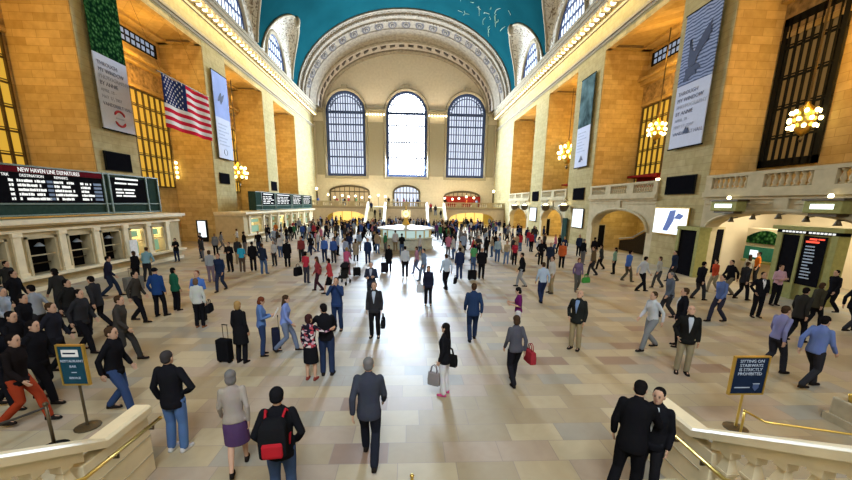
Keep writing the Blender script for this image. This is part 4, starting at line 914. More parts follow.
# ------------------------------------------------------------------ the stairs we stand on: parapets, handrails, signs
m = MB()
for k in range(15): m.box(-3.25, 4.6, 4.55-k*0.29, 4.55-(k+1)*0.29, 0, 0.167*(k+1))
m.box(-3.25, 4.6, -4, 0.21, 0, 2.5); struct(m.build('floor_stairs', 'marble'))
def parapet(side, xi, xo, ye, yb, z_end, label):
    """side -1 left; xi inner face, xo outer face; level block from yb to ye, then the rake climbs towards the stairs' top"""
    t = thing('stair_balustrade', ((xi+xo)/2, ye, 0), label, 'balustrade', 'balustrades beside the near stairs')
    sl = 0.545; s = side
    ya = -0.6
    def zc(y): return z_end if y >= yb else z_end+sl*(yb-y)
    e = 0.02
    # end block
    MB().box(xi+s*e, xo-s*e, yb-0.35, ye, 0, z_end-0.14).build('newel_block', 'marble_rail', t, bevel=0.012)
    m = MB(); m.box(xi+s*e-s*0.012, xi+s*e, yb-0.2, ye, 0.30, 0.312); m.box(xi+s*e-s*0.012, xi+s*e, yb-0.2, ye, 0.60, 0.612); m.build('joint_lines', 'marble_dark', t)
    # cap
    m = MB(); a, b = xi-s*0.025, xo+s*0.025; th = 0.13
    rings = []
    for y in (ya, yb, ye+0.04):
        z = zc(y); rings.append([(a, y, z-th), (b, y, z-th), (b, y, z-0.03), (b-s*0.03, y, z), (a+s*0.03, y, z), (a, y, z-0.03)])
    m.rings(rings); m.build('cap', 'marble_rail', t)
    # frieze under the cap, plinth on the string
    m = MB(); rings = []
    for y in (ya, yb-0.3): z = zc(y); rings.append([(xi+s*0.03, y, z-0.27), (xo-s*0.03, y, z-0.27), (xo-s*0.03, y, z-0.14), (xi+s*0.03, y, z-0.14)])
    m.rings(rings); m.build('under_rail', 'marble_rail', t)
    m = MB(); rings = []
    for y in (ya, yb-0.3): z = zc(y); rings.append([(xi+s*0.015, y, z-1.25), (xo-s*0.015, y, z-1.25), (xo-s*0.015, y, z-0.78), (xi+s*0.015, y, z-0.78)])
    m.rings(rings); m.build('string', 'marble_rail', t)
    m = MB(); m.poly([(xi+s*0.03, yb-0.3, 0), (xi+s*0.03, ya, 0), (xi+s*0.03, ya, zc(ya)-1.2), (xi+s*0.03, yb-0.3, zc(yb-0.3)-1.2)], (s, 0, 0), 0.16); m.build('base_wall', 'marble_rail', t)
    xm = (xi+xo)/2; y = yb-0.50; h = 0.52
    while y > 0.9:
        zt = zc(y)-0.26; zb = zt-h; m = MB()
        m.box(xm-0.07, xm+0.07, y-0.07, y+0.07, zb-0.05, zb+0.07); m.box(xm-0.07, xm+0.07, y-0.07, y+0.07, zt-0.07, zt+0.06)
        m.box(xm-0.085, xm+0.085, y-0.085, y+0.085, zb+h*0.42, zb+h*0.48)
        m.rings([[(xm+r_*q, y+r_*w_, zb+z) for q, w_ in ((-1, -1), (1, -1), (1, 1), (-1, 1))] for r_, z in ((0.055, 0.07), (0.042, 0.11), (0.08, h*0.42))])
        m.rings([[(xm+r_*q, y+r_*w_, zb+z) for q, w_ in ((-1, -1), (1, -1), (1, 1), (-1, 1))] for r_, z in ((0.075, h*0.48), (0.04, h*0.80), (0.062, h-0.07))])
        m.build('baluster', 'marble_rail', t); y -= 0.31
    return t
tl = parapet(-1, -3.27, -3.49, 5.18, 4.40, 1.08, 'pale marble stair balustrade in the left foreground')
tr = parapet(1, 4.58, 4.80, 5.18, 4.40, 1.10, 'pale marble stair balustrade in the right foreground')
for s, x, nm in ((-1, -3.12, 'left'), (1, 4.45, 'right')):
    e0, e1 = (at_x(160, 418, x), at_x(84, 479, x)) if s < 0 else (at_x(670, 431, x), at_x(725, 480, x))
    pts = [e0, e1, (x, e1.y-1.3, e1.z+0.62), (x, 0.8, e1.z+0.62+(e1.y-2.1)*0.5)]
    t = thing('handrail', (x, 4.5, 0), 'brass handrail along the inner side of the %s foreground balustrade' % nm, 'handrail'); MB().tube(pts, 0.026, 10).build('rail', 'brass', t, True)
    MB().ell(pts[0], 0.032, 0.032, 0.032).build('end_knob', 'brass', t, True)
    for q in (0.12, 0.62):
        y = e0.y+(e1.y-e0.y)*q; z = e0.z+(e1.z-e0.z)*q-0.02; MB().tube([(x, y, z), (x, y, z-0.06), (x+s*0.13, y, z-0.06)], 0.016, 6).build('bracket', 'bronze', t)
p_ = at_z(412, 478, 0.05); t = thing('centre_handrail', (p_.x, 4.75, 0), 'end post of the brass centre handrail at the bottom edge', 'handrail')
MB().tube([(p_.x, 4.80, 0), (p_.x, 4.80, 0.09)], 0.024, 8).build('post', 'brass', t, True); MB().ell((p_.x, 4.80, 0.10), 0.035, 0.035, 0.03).build('cap', 'brass', t, True)

def easel_sign(cx_px, corners, base_px, Yd, face, frame, label):
    pts = [at_y(x, y, Yd) for x, y in corners]; c = sum(pts, Vector())/4; x0 = min((pts[0].x+pts[3].x)/2, 99); x1 = (pts[1].x+pts[2].x)/2; z1 = (pts[0].z+pts[1].z)/2; z0 = (pts[2].z+pts[3].z)/2
    return c, x0, x1, z0, z1
for (corners, Yd, face, frame, label, kind) in ((((57, 345), (83, 347), (88, 385), (63, 383)), 6.28, 'sign_teal', 'brass', 'brass framed teal directory sign on a post behind the left balustrade', 'l'),
                                    (((737, 356), (770, 359), (761, 394), (729, 393)), 5.95, 'sign_navy', 'brass', 'brass framed navy notice sign on a post behind the right balustrade', 'r')):
    c, x0, x1, z0, z1 = easel_sign(0, corners, 0, Yd, face, frame, label); xm = (x0+x1)/2; wd = x1-x0; ht = z1-z0
    t = thing('post_sign', (xm, Yd, 0), label, 'sign')
    MB().box(x0, x1, Yd, Yd+0.03, z0, z1).build('panel', face, t)
    f_ = MB(); b_ = 0.022
    f_.box(x0-b_, x0+0.005, Yd-0.012, Yd+0.04, z0-b_, z1+b_); f_.box(x1-0.005, x1+b_, Yd-0.012, Yd+0.04, z0-b_, z1+b_); f_.box(x0, x1, Yd-0.012, Yd+0.04, z1-0.005, z1+b_); f_.box(x0, x1, Yd-0.012, Yd+0.04, z0-b_, z0+0.005); f_.build('frame', frame, t)
    MB().tube([(xm, Yd+0.05, 0.02), (xm, Yd+0.05, z0+0.1)], 0.022, 8).build('post', 'bronze' if kind == 'l' else 'brass', t); MB().lathe([(0.2, 0), (0.2, 0.02), (0.05, 0.05)], (xm, Yd+0.05, 0), 14).build('base', 'bronze', t)
    Yf = Yd-0.006
    if kind == 'l':
        MB().box(x0+wd*0.14, x1-wd*0.2, Yf, Yd, z1-ht*0.28, z1-ht*0.10).build('white_label', 'paper', t)
        MB().box(x0+wd*0.2, x1-wd*0.3, Yf-0.002, Yf, z1-ht*0.21, z1-ht*0.17).build('label_lettering', 'sign_navy', t)
        text('lettering', 'RESTAURANT', 0.082*wd/0.55, (xm, Yf, z1-ht*0.42), (1, 0, 0), (0, 0, 1), 'sign_text', t, 'CENTER'); text('lettering', 'BAR', 0.08*wd/0.55, (xm, Yf, z1-ht*0.56), (1, 0, 0), (0, 0, 1), 'sign_text', t, 'CENTER')
        MB().box(xm-wd*0.1, xm+wd*0.1, Yf, Yd, z1-ht*0.70, z1-ht*0.68).build('small_rule', 'sign_text', t); text('lettering', 'SERVICE', 0.07*wd/0.55, (xm, Yf, z1-ht*0.86), (1, 0, 0), (0, 0, 1), 'sign_text', t, 'CENTER')
    else:
        for k, l in enumerate(('SITTING ON', 'STAIRWAYS', 'IS STRICTLY', 'PROHIBITED')): text('lettering', l, 0.092*wd/0.7, (xm, Yf, z1-ht*(0.14+0.115*k)), (1, 0, 0), (0, 0, 1), 'sign_text', t, 'CENTER')
        MB().box(x0+wd*0.12, x1-wd*0.42, Yf, Yd, z0+ht*0.16, z0+ht*0.185).build('small_rule', 'sign_text', t)
        m = MB(); cx_, cz_ = x1-wd*0.24, z0+ht*0.18; m.poly([(cx_+a*wd*0.09, Yf, cz_+b*ht*0.11) for a, b in ((-1, 0.7), (1, 0.7), (1, -0.1), (0, -1), (-1, -0.1))], (0, 1, 0), 0.005); m.build('badge', 'badge_blue', t); MB().box(cx_-wd*0.1, cx_+wd*0.1, Yf-0.003, Yd, cz_+ht*0.085, cz_+ht*0.105).build('badge_bar', 'sign_text', t)
# low brass barrier rails beside the stairs
a, b, c = at_z(745, 411, 0.55), at_z(765, 422, 0.5), at_z(870, 437, 0.5); g = at_z(738, 437, 0)
t = thing('barrier_rail', (g.x, g.y, 0), 'low brass barrier rail behind the right foreground sign', 'barrier')
MB().tube([a, b, c, c+(c-b)*0.6], 0.02, 8).build('rail', 'brass', t, True); MB().tube([(a.x, a.y, 0), a], 0.02, 8).build('post', 'brass', t, True); MB().ell(a, 0.03, 0.03, 0.03).build('knob', 'brass', t, True); e_ = c+(c-b)*0.6; MB().tube([(e_.x, e_.y, 0), e_], 0.02, 8).build('post', 'brass', t, True)
q = at_z(850, 452, 0.0); t = thing('stone_bollard', (q.x+0.95, q.y+0.75, 0), 'stone pedestal with a brass knob at the right edge', 'pedestal')
x_, y_ = q.x+0.95, q.y+0.75; MB().box(x_-0.22, x_+0.3, y_-0.25, y_+0.25, 0, 0.5).build('pedestal', 'marble_dark', t, bevel=0.03); MB().box(x_-0.27, x_+0.35, y_-0.3, y_+0.3, 0, 0.15).build('plinth', 'marble_dark', t); MB().tube([(x_-0.15, y_, 0.5), (x_-0.2, y_, 0.66), (x_-0.05, y_, 0.68)], 0.03, 8).build('knob', 'brass', t, True)
a = at_z(46, 407, 0.75); t = thing('rope_stanchion', (a.x, a.y, 0), 'dark stanchion with a slack rope behind the left balustrade', 'stanchion')
MB().tube([(a.x, a.y, 0.02), (a.x, a.y, 0.78)], 0.025, 8).build('post', 'bronze', t, True); MB().lathe([(0.2, 0), (0.19, 0.025), (0.04, 0.06)], (a.x, a.y, 0), 14).build('base', 'iron', t, True); MB().ell((a.x, a.y, 0.8), 0.04, 0.04, 0.04).build('finial', 'bronze', t, True)
e_ = Vector((a.x-1.9, a.y-0.6, 0.75)); MB().tube([a.lerp(e_, k/10)-Vector((0, 0, 0.22*math.sin(PI*k/10))) for k in range(11)], 0.02, 6).build('rope', 'leather_dark', t, True); MB().tube([(e_.x, e_.y, 0.0), (e_.x, e_.y, 0.78)], 0.025, 8).build('post', 'bronze', t)

# ------------------------------------------------------------------ people
# Every figure stands at the origin facing +Y; heights for 1.75 m.
def ring(c, rx, ry, n=12, ax=None, ay=None):
    ax = ax or Vector((1, 0, 0)); ay = ay or Vector((0, 1, 0)); c = Vector(c)
    return [c+ax*rx*math.cos(2*PI*k/n)+ay*ry*math.sin(2*PI*k/n) for k in range(n)]
def limb(m, pts, rs, n=10):
    """tapered limb with rounded ends through the joints"""
    pts = [Vector(p) for p in pts]; P, Q = [], []
    d0 = (pts[0]-pts[1]).normalized(); d1 = (pts[-1]-pts[-2]).normalized()
    P += [pts[0]+d0*rs[0]*0.9, pts[0]+d0*rs[0]*0.6]; Q += [rs[0]*0.35, rs[0]*0.8]
    for i in range(len(pts)):
        P.append(pts[i]); Q.append(rs[i])
    P += [pts[-1]+d1*rs[-1]*0.6, pts[-1]+d1*rs[-1]*0.9]; Q += [rs[-1]*0.8, rs[-1]*0.35]
    m.tube(P, Q, n)
SCR = bpy.data.collections.new('scratch')
def fuse(m, name, voxel, mats, target=None, smooth=3):
    """one closed continuous surface out of overlapping lofts"""
    me = m.mesh(name, mats); o = bpy.data.objects.new(name, me); COL.objects.link(o)
    r_ = o.modifiers.new('r', 'REMESH'); r_.mode = 'VOXEL'; r_.voxel_size = voxel; r_.use_smooth_shade = True
    s_ = o.modifiers.new('s', 'SMOOTH'); s_.iterations = smooth; s_.factor = 0.5
    d_ = o.modifiers.new('d', 'DECIMATE'); d_.ratio = target or 0.4
    dg = bpy.context.evaluated_depsgraph_get(); dg.update()
    out = bpy.data.meshes.new_from_object(o.evaluated_get(dg)); out.name = name
    bpy.data.objects.remove(o); bpy.data.meshes.remove(me)
    for p_ in out.polygons: p_.use_smooth = True
    return out
REST = dict(hipR=(.09, 0, .92), kneeR=(.10, .02, .50), ankR=(.105, -.03, .09), hipL=(-.09, 0, .92), kneeL=(-.10, .02, .50), ankL=(-.105, -.03, .09),
            shR=(.168, 0, 1.425), elR=(.222, -.03, 1.13), wrR=(.222, .06, .89), shL=(-.168, 0, 1.425), elL=(-.222, -.03, 1.13), wrL=(-.222, .06, .89), lean=0.0, side=0.0, nod=0.0, turn=0.0, toeR=0.12, toeL=-0.12)
POSES = {
 'stand': {}, 'bag': dict(elR=(.25, -.01, 1.14), wrR=(.26, .02, .87), toeR=.2),
 'shift': dict(kneeR=(.13, .07, .50), ankR=(.15, .03, .09), toeR=.5, elL=(-.26, -.06, 1.14), wrL=(-.24, .05, .90)),
 'walk': dict(kneeR=(.095, .16, .52), ankR=(.095, .22, .10), kneeL=(-.095, .06, .50), ankL=(-.095, -.22, .15), elR=(.23, -.12, 1.15), wrR=(.23, -.08, .90), elL=(-.23, .04, 1.14), wrL=(-.22, .18, .93), lean=.07, toeR=.02, toeL=-.02),
 'stride': dict(kneeL=(-.095, .20, .54), ankL=(-.095, .29, .11), kneeR=(.095, .05, .50), ankR=(.095, -.28, .17), elL=(-.23, -.14, 1.15), wrL=(-.23, -.12, .91), elR=(.23, .07, 1.14), wrR=(.21, .24, .97), lean=.10, toeR=.02, toeL=-.02),
 'folded': dict(elR=(.25, .03, 1.15), wrR=(-.03, .21, 1.19), elL=(-.25, .03, 1.15), wrL=(.05, .23, 1.14)),
 'photo': dict(elR=(.24, .20, 1.24), wrR=(.07, .22, 1.52), elL=(-.24, .20, 1.24), wrL=(-.07, .22, 1.52)),
 'phone': dict(elR=(.25, .02, 1.15), wrR=(.13, .27, 1.20), elL=(-.25, -.02, 1.14), wrL=(-.08, .26, 1.17), nod=.35),
 'ear': dict(elR=(.30, .10, 1.22), wrR=(.15, .06, 1.52)),
 'hips': dict(elR=(.42, -.10, 1.18), wrR=(.19, .04, 1.03), elL=(-.26, -.04, 1.14), wrL=(-.25, .05, .90)),
 'pockets': dict(elR=(.29, -.08, 1.16), wrR=(.20, .06, .97), elL=(-.29, -.08, 1.16), wrL=(-.20, .06, .97)),
 'hugR': dict(elR=(.40, .06, 1.26), wrR=(.55, .16, 1.32), turn=-.5, toeL=-.1),
 'hugL': dict(elL=(-.38, .10, 1.22), wrL=(-.45, .02, 1.12), elR=(.22, .12, 1.16), wrR=(-.10, .24, 1.16), side=-.05, turn=.6),
 'lookup': dict(elR=(.28, -.06, 1.16), wrR=(.21, .07, .97), nod=-.4),
 'whisper': dict(lean=.16, nod=.25, elR=(.27, .16, 1.17), wrR=(.20, .38, 1.20), elL=(-.24, .02, 1.14), wrL=(-.24, .14, .92), kneeL=(-.12, -.02, .5), ankL=(-.18, -.30, .12), toeL=-.5),
 'counter': dict(lean=.32, elR=(.25, .22, 1.10), wrR=(.12, .42, 1.08), elL=(-.25, .22, 1.10), wrL=(-.12, .42, 1.08), kneeL=(-.1, -.02, .5), ankL=(-.1, -.22, .12)),
 'push': dict(lean=.14, elR=(.24, .14, 1.12), wrR=(.17, .42, 1.06), elL=(-.24, .14, 1.12), wrL=(-.17, .42, 1.06), kneeR=(.095, .18, .52), ankR=(.095, .22, .10), kneeL=(-.095, .03, .50), ankL=(-.095, -.26, .15)),
 'sit': dict(),
}
def joints(pose, fem):
    j = dict(REST); j.update(POSES[pose]); hip = Vector((0, 0, .95)); rot = Matrix.Rotation(-j['lean'], 3, 'X') @ Matrix.Rotation(j['side'], 3, 'Y')
    for k in list(j):
        if isinstance(j[k], tuple):
            v = Vector(j[k])
            if fem and k[:2] in ('sh', 'el', 'wr') and abs(v.x) > .12: v.x *= .90
            j[k] = hip+rot @ (v-hip) if k[:2] in ('sh', 'el', 'wr') else v
    j['rot'] = rot; j['hip'] = hip; return j
TORSO = [(.84, .15, .10, 0), (.90, .170, .118, -.005), (.97, .166, .118, -.005), (1.07, .150, .108, 0), (1.18, .158, .113, .005), (1.30, .178, .122, .008), (1.38, .176, .108, .0), (1.435, .150, .085, -.005), (1.475, .095, .070, -.005), (1.51, .062, .062, 0)]
TORSO_F = [(.84, .155, .105, 0), (.90, .176, .122, -.005), (.97, .166, .118, -.005), (1.07, .134, .100, 0), (1.18, .145, .108, .010), (1.28, .160, .130, .022), (1.37, .155, .100, .005), (1.43, .135, .080, -.005), (1.47, .085, .065, -.005), (1.51, .055, .055, 0)]
def torso_at(z, fem):
    T = TORSO_F if fem else TORSO
    for a, b in zip(T, T[1:]):
        if a[0] <= z <= b[0]: f_ = (z-a[0])/(b[0]-a[0]); return [a[i]+(b[i]-a[i])*f_ for i in range(1, 4)]
    return list(T[0][1:]) if z < T[0][0] else list(T[-1][1:])
def torso_loft(m, j, fem, inf, z0, z1, flare=0.0):
    zs = [z0]+[t[0] for t in TORSO if z0+.01 < t[0] < z1-.01]+[z1]; rs = []
    for z in zs:
        rx, ry, y = torso_at(z, fem); e = inf+(flare*max(0, (1.0-z)/.2) if z < 1.0 else 0)
        c = j['hip']+j['rot'] @ (Vector((0, y, z))-j['hip']); rs.append([c+j['rot'] @ Vector(((rx+e)*math.cos(2*PI*k/14), (ry+e)*math.sin(2*PI*k/14), 0)) for k in range(14)])
    m.rings(rs)
HEAD = [(-.118, .022, .028, .046), (-.108, .044, .048, .036), (-.075, .058, .072, .016), (-.03, .068, .086, .004), (.02, .074, .094, -.002), (.06, .073, .094, -.006), (.09, .060, .078, -.010), (.108, .040, .052, -.012), (.118, .012, .016, -.012)]
def head_frame(j):
    c = j['hip']+j['rot'] @ (Vector((0, .012, 1.635))-j['hip']); R_ = j['rot'] @ Matrix.Rotation(j['turn'], 3, 'Z') @ Matrix.Rotation(-j['nod'], 3, 'X')
    base = j['hip']+j['rot'] @ (Vector((0, 0, 1.52))-j['hip']); return base+R_ @ (Vector((0, .012, .115))), R_
def hand(m, wr, el, s, fingers, curl=0.5):
    d = (wr-el).normalized(); inw = Vector((-s, 0.15, 0)); nrm = (inw-d*inw.dot(d)).normalized(); lat = d.cross(nrm).normalized()
    if lat.y < 0: lat = -lat
    c = wr+d*.055; pal = []
    for t, a, b in ((-.01, .024, .02), (.02, .032, .017), (.06, .040, .015), (.095, .038, .012), (.10, .02, .008)): pal.append([wr+d*t+lat*a*math.cos(2*PI*k/8)+nrm*b*math.sin(2*PI*k/8) for k in range(8)])
    if not fingers: return pal
    m.rings(pal)
    for q, (o, L) in enumerate(((.030, .062), (.011, .074), (-.009, .070), (-.028, .054))):
        p0 = wr+d*.082+lat*o; p1 = p0+d*L*.5+nrm*L*.10*curl; p2 = p1+(d*.8+nrm*.75*curl).normalized()*L*.32; p3 = p2+(d*.45+nrm*curl).normalized()*L*.26
        m.tube([p0, p1, p2, p3], [.0095, .0088, .0080, .0055], 6)
    t0 = wr+d*.030+lat*.028; t1 = t0+(d*.6+lat*.8).normalized()*.034+nrm*.006; t2 = t1+(d*.9+lat*.25+nrm*.3*curl).normalized()*.030; m.tube([t0, t1, t2], [.0125, .0105, .0065], 6)
def body_mesh(pose, fem, bald=False):
    j = joints(pose, fem); m = MB(); g = .92 if fem else 1.0
    torso_loft(m, j, fem, -.012, .86, 1.51)
    hc, HR = head_frame(j); nb = j['hip']+j['rot'] @ (Vector((0, -.005, 1.46))-j['hip'])
    limb(m, [nb, hc+HR @ Vector((0, -.022, -.07))], [.056*g, .050*g])
    hs = .96 if fem else 1.0
    m.rings([[hc+HR @ (Vector((rx*math.cos(2*PI*k/14), y+ry*math.sin(2*PI*k/14), z))*hs) for k in range(14)] for z, rx, ry, y in HEAD])
    for s in ('R', 'L'):
        sg = 1 if s == 'R' else -1
        limb(m, [j['sh'+s], j['sh'+s].lerp(j['el'+s], .45), j['el'+s], j['el'+s].lerp(j['wr'+s], .35), j['wr'+s]], [.050*g, .045*g, .037*g, .038*g, .025*g])
        limb(m, [j['hip'+s], j['hip'+s].lerp(j['knee'+s], .5), j['knee'+s], j['knee'+s].lerp(j['ank'+s], .35), j['ank'+s]], [.080, .070, .050, .052, .034])
        a = j['ank'+s]; t = j['toe'+s]; fd = Vector((math.sin(t), math.cos(t), 0)); fz = -(a.z-.09)*.5
        limb(m, [a+Vector((0, 0, -.045))-fd*.03, a+Vector((0, 0, -.055))+fd*.07, a+Vector((0, 0, -.062))+fd*.15], [.034, .034, .022])
        m.rings(hand(None, j['wr'+s], j['el'+s], sg, False))
    me = fuse(m, 'body', .0125, ['skin', 'eye', 'lip'], .45)
    # nose, ears, eyes, mouth and the separate fingers join the same figure
    x = MB()
    x.rings([[hc+HR @ (Vector((w_*a, y+d_*b, z))*hs) for a, b in ((-1, 0), (0, 1), (1, 0), (0, -1))] for z, w_, y, d_ in ((.028, .008, .085, .008), (0, .012, .086, .016), (-.022, .017, .086, .022), (-.032, .008, .084, .010))])
    for sg in (-1, 1):
        x.ell(hc+HR @ (Vector((sg*.074, -.008, -.012))*hs), .012, .020, .032, 8, 6)
        x.m(1); x.ell(hc+HR @ (Vector((sg*.030, .080, .006))*hs), .012, .010, .007, 8, 5); x.ell(hc+HR @ (Vector((sg*.031, .087, .026))*hs), .018, .006, .004, 8, 5); x.m(0)
    x.m(2); x.ell(hc+HR @ (Vector((0, .083, -.058))*hs), .022, .008, .006, 8, 5); x.m(0)
    for s in ('R', 'L'): hand(x, j['wr'+s], j['el'+s], 1 if s == 'R' else -1, True, 0.9 if pose in ('bag', 'push', 'photo', 'phone', 'folded') else .5)
    return join_mesh(me, x, 'body', ['skin', 'eye', 'lip'])
def join_mesh(me, x, name, mats):
    v = [tuple(q.co) for q in me.vertices]; f_ = [tuple(p_.vertices) for p_ in me.polygons]; o = len(v)
    out = bpy.data.meshes.new(name); out.from_pydata(v+x.v, [], f_+[tuple(i+o for i in q) for q in x.f])
    for mt in mats: out.materials.append(M[mt])
    out.polygons.foreach_set('material_index', [0]*len(f_)+x.mi); out.polygons.foreach_set('use_smooth', [True]*len(out.polygons)); out.update(); bpy.data.meshes.remove(me); return out
def top_mesh(pose, fem, kind):
    j = joints(pose, fem); m = MB(); g = .92 if fem else 1.0
    inf, z0, fl_, sl = dict(jacket=(.018, .80, .03, 1.0), coat=(.024, .56, .03, 1.0), shirt=(.008, .90, .0, 1.0), tee=(.008, .90, .0, .45), sweater=(.014, .87, .005, 1.0))[kind]
    torso_loft(m, j, fem, inf, max(z0, .845) if kind != 'coat' else .86, 1.50)
    if z0 < .845:
        rs = []
        for z in (z0, .75 if z0 < .7 else z0+.02, .90):
            rx, ry, y = torso_at(max(z, .86), fem); q = (.95-z); rs.append([Vector(((rx+inf+q*fl_*3)*math.cos(2*PI*k/14), (ry+inf+.012+q*fl_*3)*math.sin(2*PI*k/14), z)) for k in range(14)])
        m.rings(rs)
    e = inf*.75
    for s in ('R', 'L'):
        w_ = j['wr'+s]; el = j['el'+s]
        if sl < 1: limb(m, [j['sh'+s], j['sh'+s].lerp(el, .85)], [.058*g+e, .055*g+e])
        else: limb(m, [j['sh'+s], j['sh'+s].lerp(el, .45), el, el.lerp(w_, .45), w_-(w_-el).normalized()*.02], [.052*g+e, .044*g+e, .039*g+e, .037*g+e, .031*g+e])
    nb = j['hip']+j['rot'] @ (Vector((0, -.012, 1.47))-j['hip']); nt = j['hip']+j['rot'] @ (Vector((0, -.010, 1.505))-j['hip'])
    if kind != 'tee': limb(m, [nb, nt], [.070*g+e, .060*g+e*.6])
    return fuse(m, kind, .0135, ['cloth'], .35)
def bottom_mesh(pose, fem, kind, feet):
    j = joints(pose, fem); m = MB()
    if kind == 'skirt':
        k0 = (j['kneeR']+j['kneeL'])/2; rs = []
        for z, rx, ry, f_ in ((.46, .20, .17, 1), (.60, .195, .165, .7), (.80, .19, .145, .25), (.93, .178, .128, 0), (1.03, .145, .112, 0)): rs.append(ring((0, k0.y*f_, z), rx, ry, 14))
        m.rings(rs)
        if feet:
            for s in ('R', 'L'): limb(m, [j['knee'+s], j['ank'+s]], [.045, .035])
    else:
        torso_loft(m, j, fem, .006, .85, 1.03); e = .020 if kind == 'trousers' else .012
        for s in ('R', 'L'):
            h_, k_, a_ = j['hip'+s], j['knee'+s], j['ank'+s]
            if kind == 'shorts': limb(m, [h_, h_.lerp(k_, .5), k_], [.088+e, .078+e, .064+e])
            else: limb(m, [h_, h_.lerp(k_, .5), k_, k_.lerp(a_, .4), a_+Vector((0, 0, .0))], [.084+e, .073+e, .053+e, .054+e, .046+e])
    if feet:
        for s in ('R', 'L'):
            a = j['ank'+s]; t = j['toe'+s]; fd = Vector((math.sin(t), math.cos(t), 0)); limb(m, [a+Vector((0, 0, -.04))-fd*.03, a+Vector((0, 0, -.05))+fd*.08, a+Vector((0, 0, -.06))+fd*.17], [.042, .040, .028])
    return fuse(m, kind, .0135, ['cloth'], .35)
def shoe_mesh(pose, fem, s):
    j = joints(pose, fem); m = MB(); a = j['ank'+s]; t = j['toe'+s]; fd = Vector((math.sin(t), math.cos(t), 0)); sd = Vector((fd.y, -fd.x, 0)); g = .88 if fem else 1
    rs = []
    for d_, w_, h_ in ((-.075, .020, .04), (-.06, .036, .085), (-.01, .041, .095), (.05, .046, .075), (.11, .050, .055), (.165, .042, .042), (.19, .018, .028)):
        c = a+fd*d_*g; c.z = a.z-.09; rs.append([c+sd*w_*g*x+Vector((0, 0, h_*z)) for x, z in ((-1, 0), (1, 0), (1.02, .35), (.7, .9), (0, 1), (-.7, .9), (-1.02, .35))])
    m.rings(rs); return m.mesh('shoe', 'leather', True)
def hair_mesh(pose, fem, kind):
    j = joints(pose, fem); hc, HR = head_frame(j); m = MB(); hs = .96 if fem else 1.0
    def E(c, r_): m.rings([[hc+HR @ ((Vector(c)+Vector((r_[0]*math.cos(t)*math.cos(2*PI*q/14), r_[1]*math.cos(t)*math.sin(2*PI*q/14), r_[2]*math.sin(t))))*hs) for q in range(14)] for t in [PI*i/8-PI/2 for i in range(1, 8)]])
    if kind == 'short': E((0, -.020, .040), (.083, .100, .088)); E((0, -.045, -.015), (.074, .066, .072))
    elif kind == 'bob': E((0, -.018, .038), (.090, .104, .094)); E((0, -.040, -.035), (.092, .078, .100)); 
    elif kind == 'long': E((0, -.018, .038), (.090, .104, .094)); E((0, -.045, -.05), (.092, .075, .12)); E((0, -.085, -.18), (.095, .045, .16))
    elif kind == 'balding': E((0, -.045, -.010), (.080, .070, .060))
    elif kind == 'hat': E((0, -.012, .050), (.090, .108, .085)); E((0, .02, .035), (.092, .125, .018))
    elif kind == 'beanie': E((0, -.012, .045), (.090, .106, .100)); E((0, -.03, 0), (.086, .09, .07))
    return fuse(m, 'cap' if kind in ('hat', 'beanie') else 'hair', .011, ['hair'], .5)
def front_mesh(pose, fem, tie):
    """shirt front and collar showing between the lapels"""
    j = joints(pose, fem); m = MB(); inf = .023
    def fr(x, z, o=0):
        rx, ry, y = torso_at(z, fem); c = math.sqrt(max(0.05, 1-(x/(rx+inf))**2)); return j['hip']+j['rot'] @ (Vector((x, y+(ry+inf)*c+o, z))-j['hip'])
    L = [(1.485, .045), (1.44, .058), (1.36, .046), (1.26, .030), (1.16, .014), (1.10, .002)]; vs = []
    for z, x in L: vs += [fr(-x, z, .002), fr(0, z, .010), fr(x, z, .002)]
    fs = []
    for i in range(len(L)-1): a = 3*i; fs += [(a, a+1, a+4, a+3), (a+1, a+2, a+5, a+4)]
    n0 = len(vs); vs += [v-j['rot'] @ Vector((0, .03, 0)) for v in vs]; fs += [tuple(i+n0 for i in reversed(f_)) for f_ in fs]
    m.add(vs, fs); return m.mesh('shirt_front', 'cloth', True)
def tie_mesh(pose, fem):
    j = joints(pose, fem); m = MB()
    def fr(x, z):
        rx, ry, y = torso_at(z, fem); return j['hip']+j['rot'] @ (Vector((x, y+ry+.037, z))-j['hip'])
    m.poly([fr(0, 1.10), fr(.026, 1.17), fr(.014, 1.44), fr(.02, 1.475), fr(-.02, 1.475), fr(-.014, 1.44), fr(-.026, 1.17)], (0, -1, 0), .02); return m.mesh('tie', 'cloth')
CACHE = {}
def cached(fn, *a):
    k = (fn.__name__,)+a
    if k not in CACHE: CACHE[k] = fn(*a)
    return CACHE[k]
SKINS = [(.52, .32, .22), (.60, .40, .30), (.42, .25, .17), (.22, .12, .08), (.56, .36, .26)]
HAIRC = dict(black=(.012, .010, .010), brown=(.06, .035, .02), blond=(.38, .24, .09), grey=(.17, .16, .155), auburn=(.14, .04, .02), white=(.5, .5, .48))
PEOPLE = []
def child(mesh, parent, color):
    o = bpy.data.objects.new(mesh.name.split('.')[0], mesh); COL.objects.link(o); o.parent = parent; o.color = (*color, 1); return o
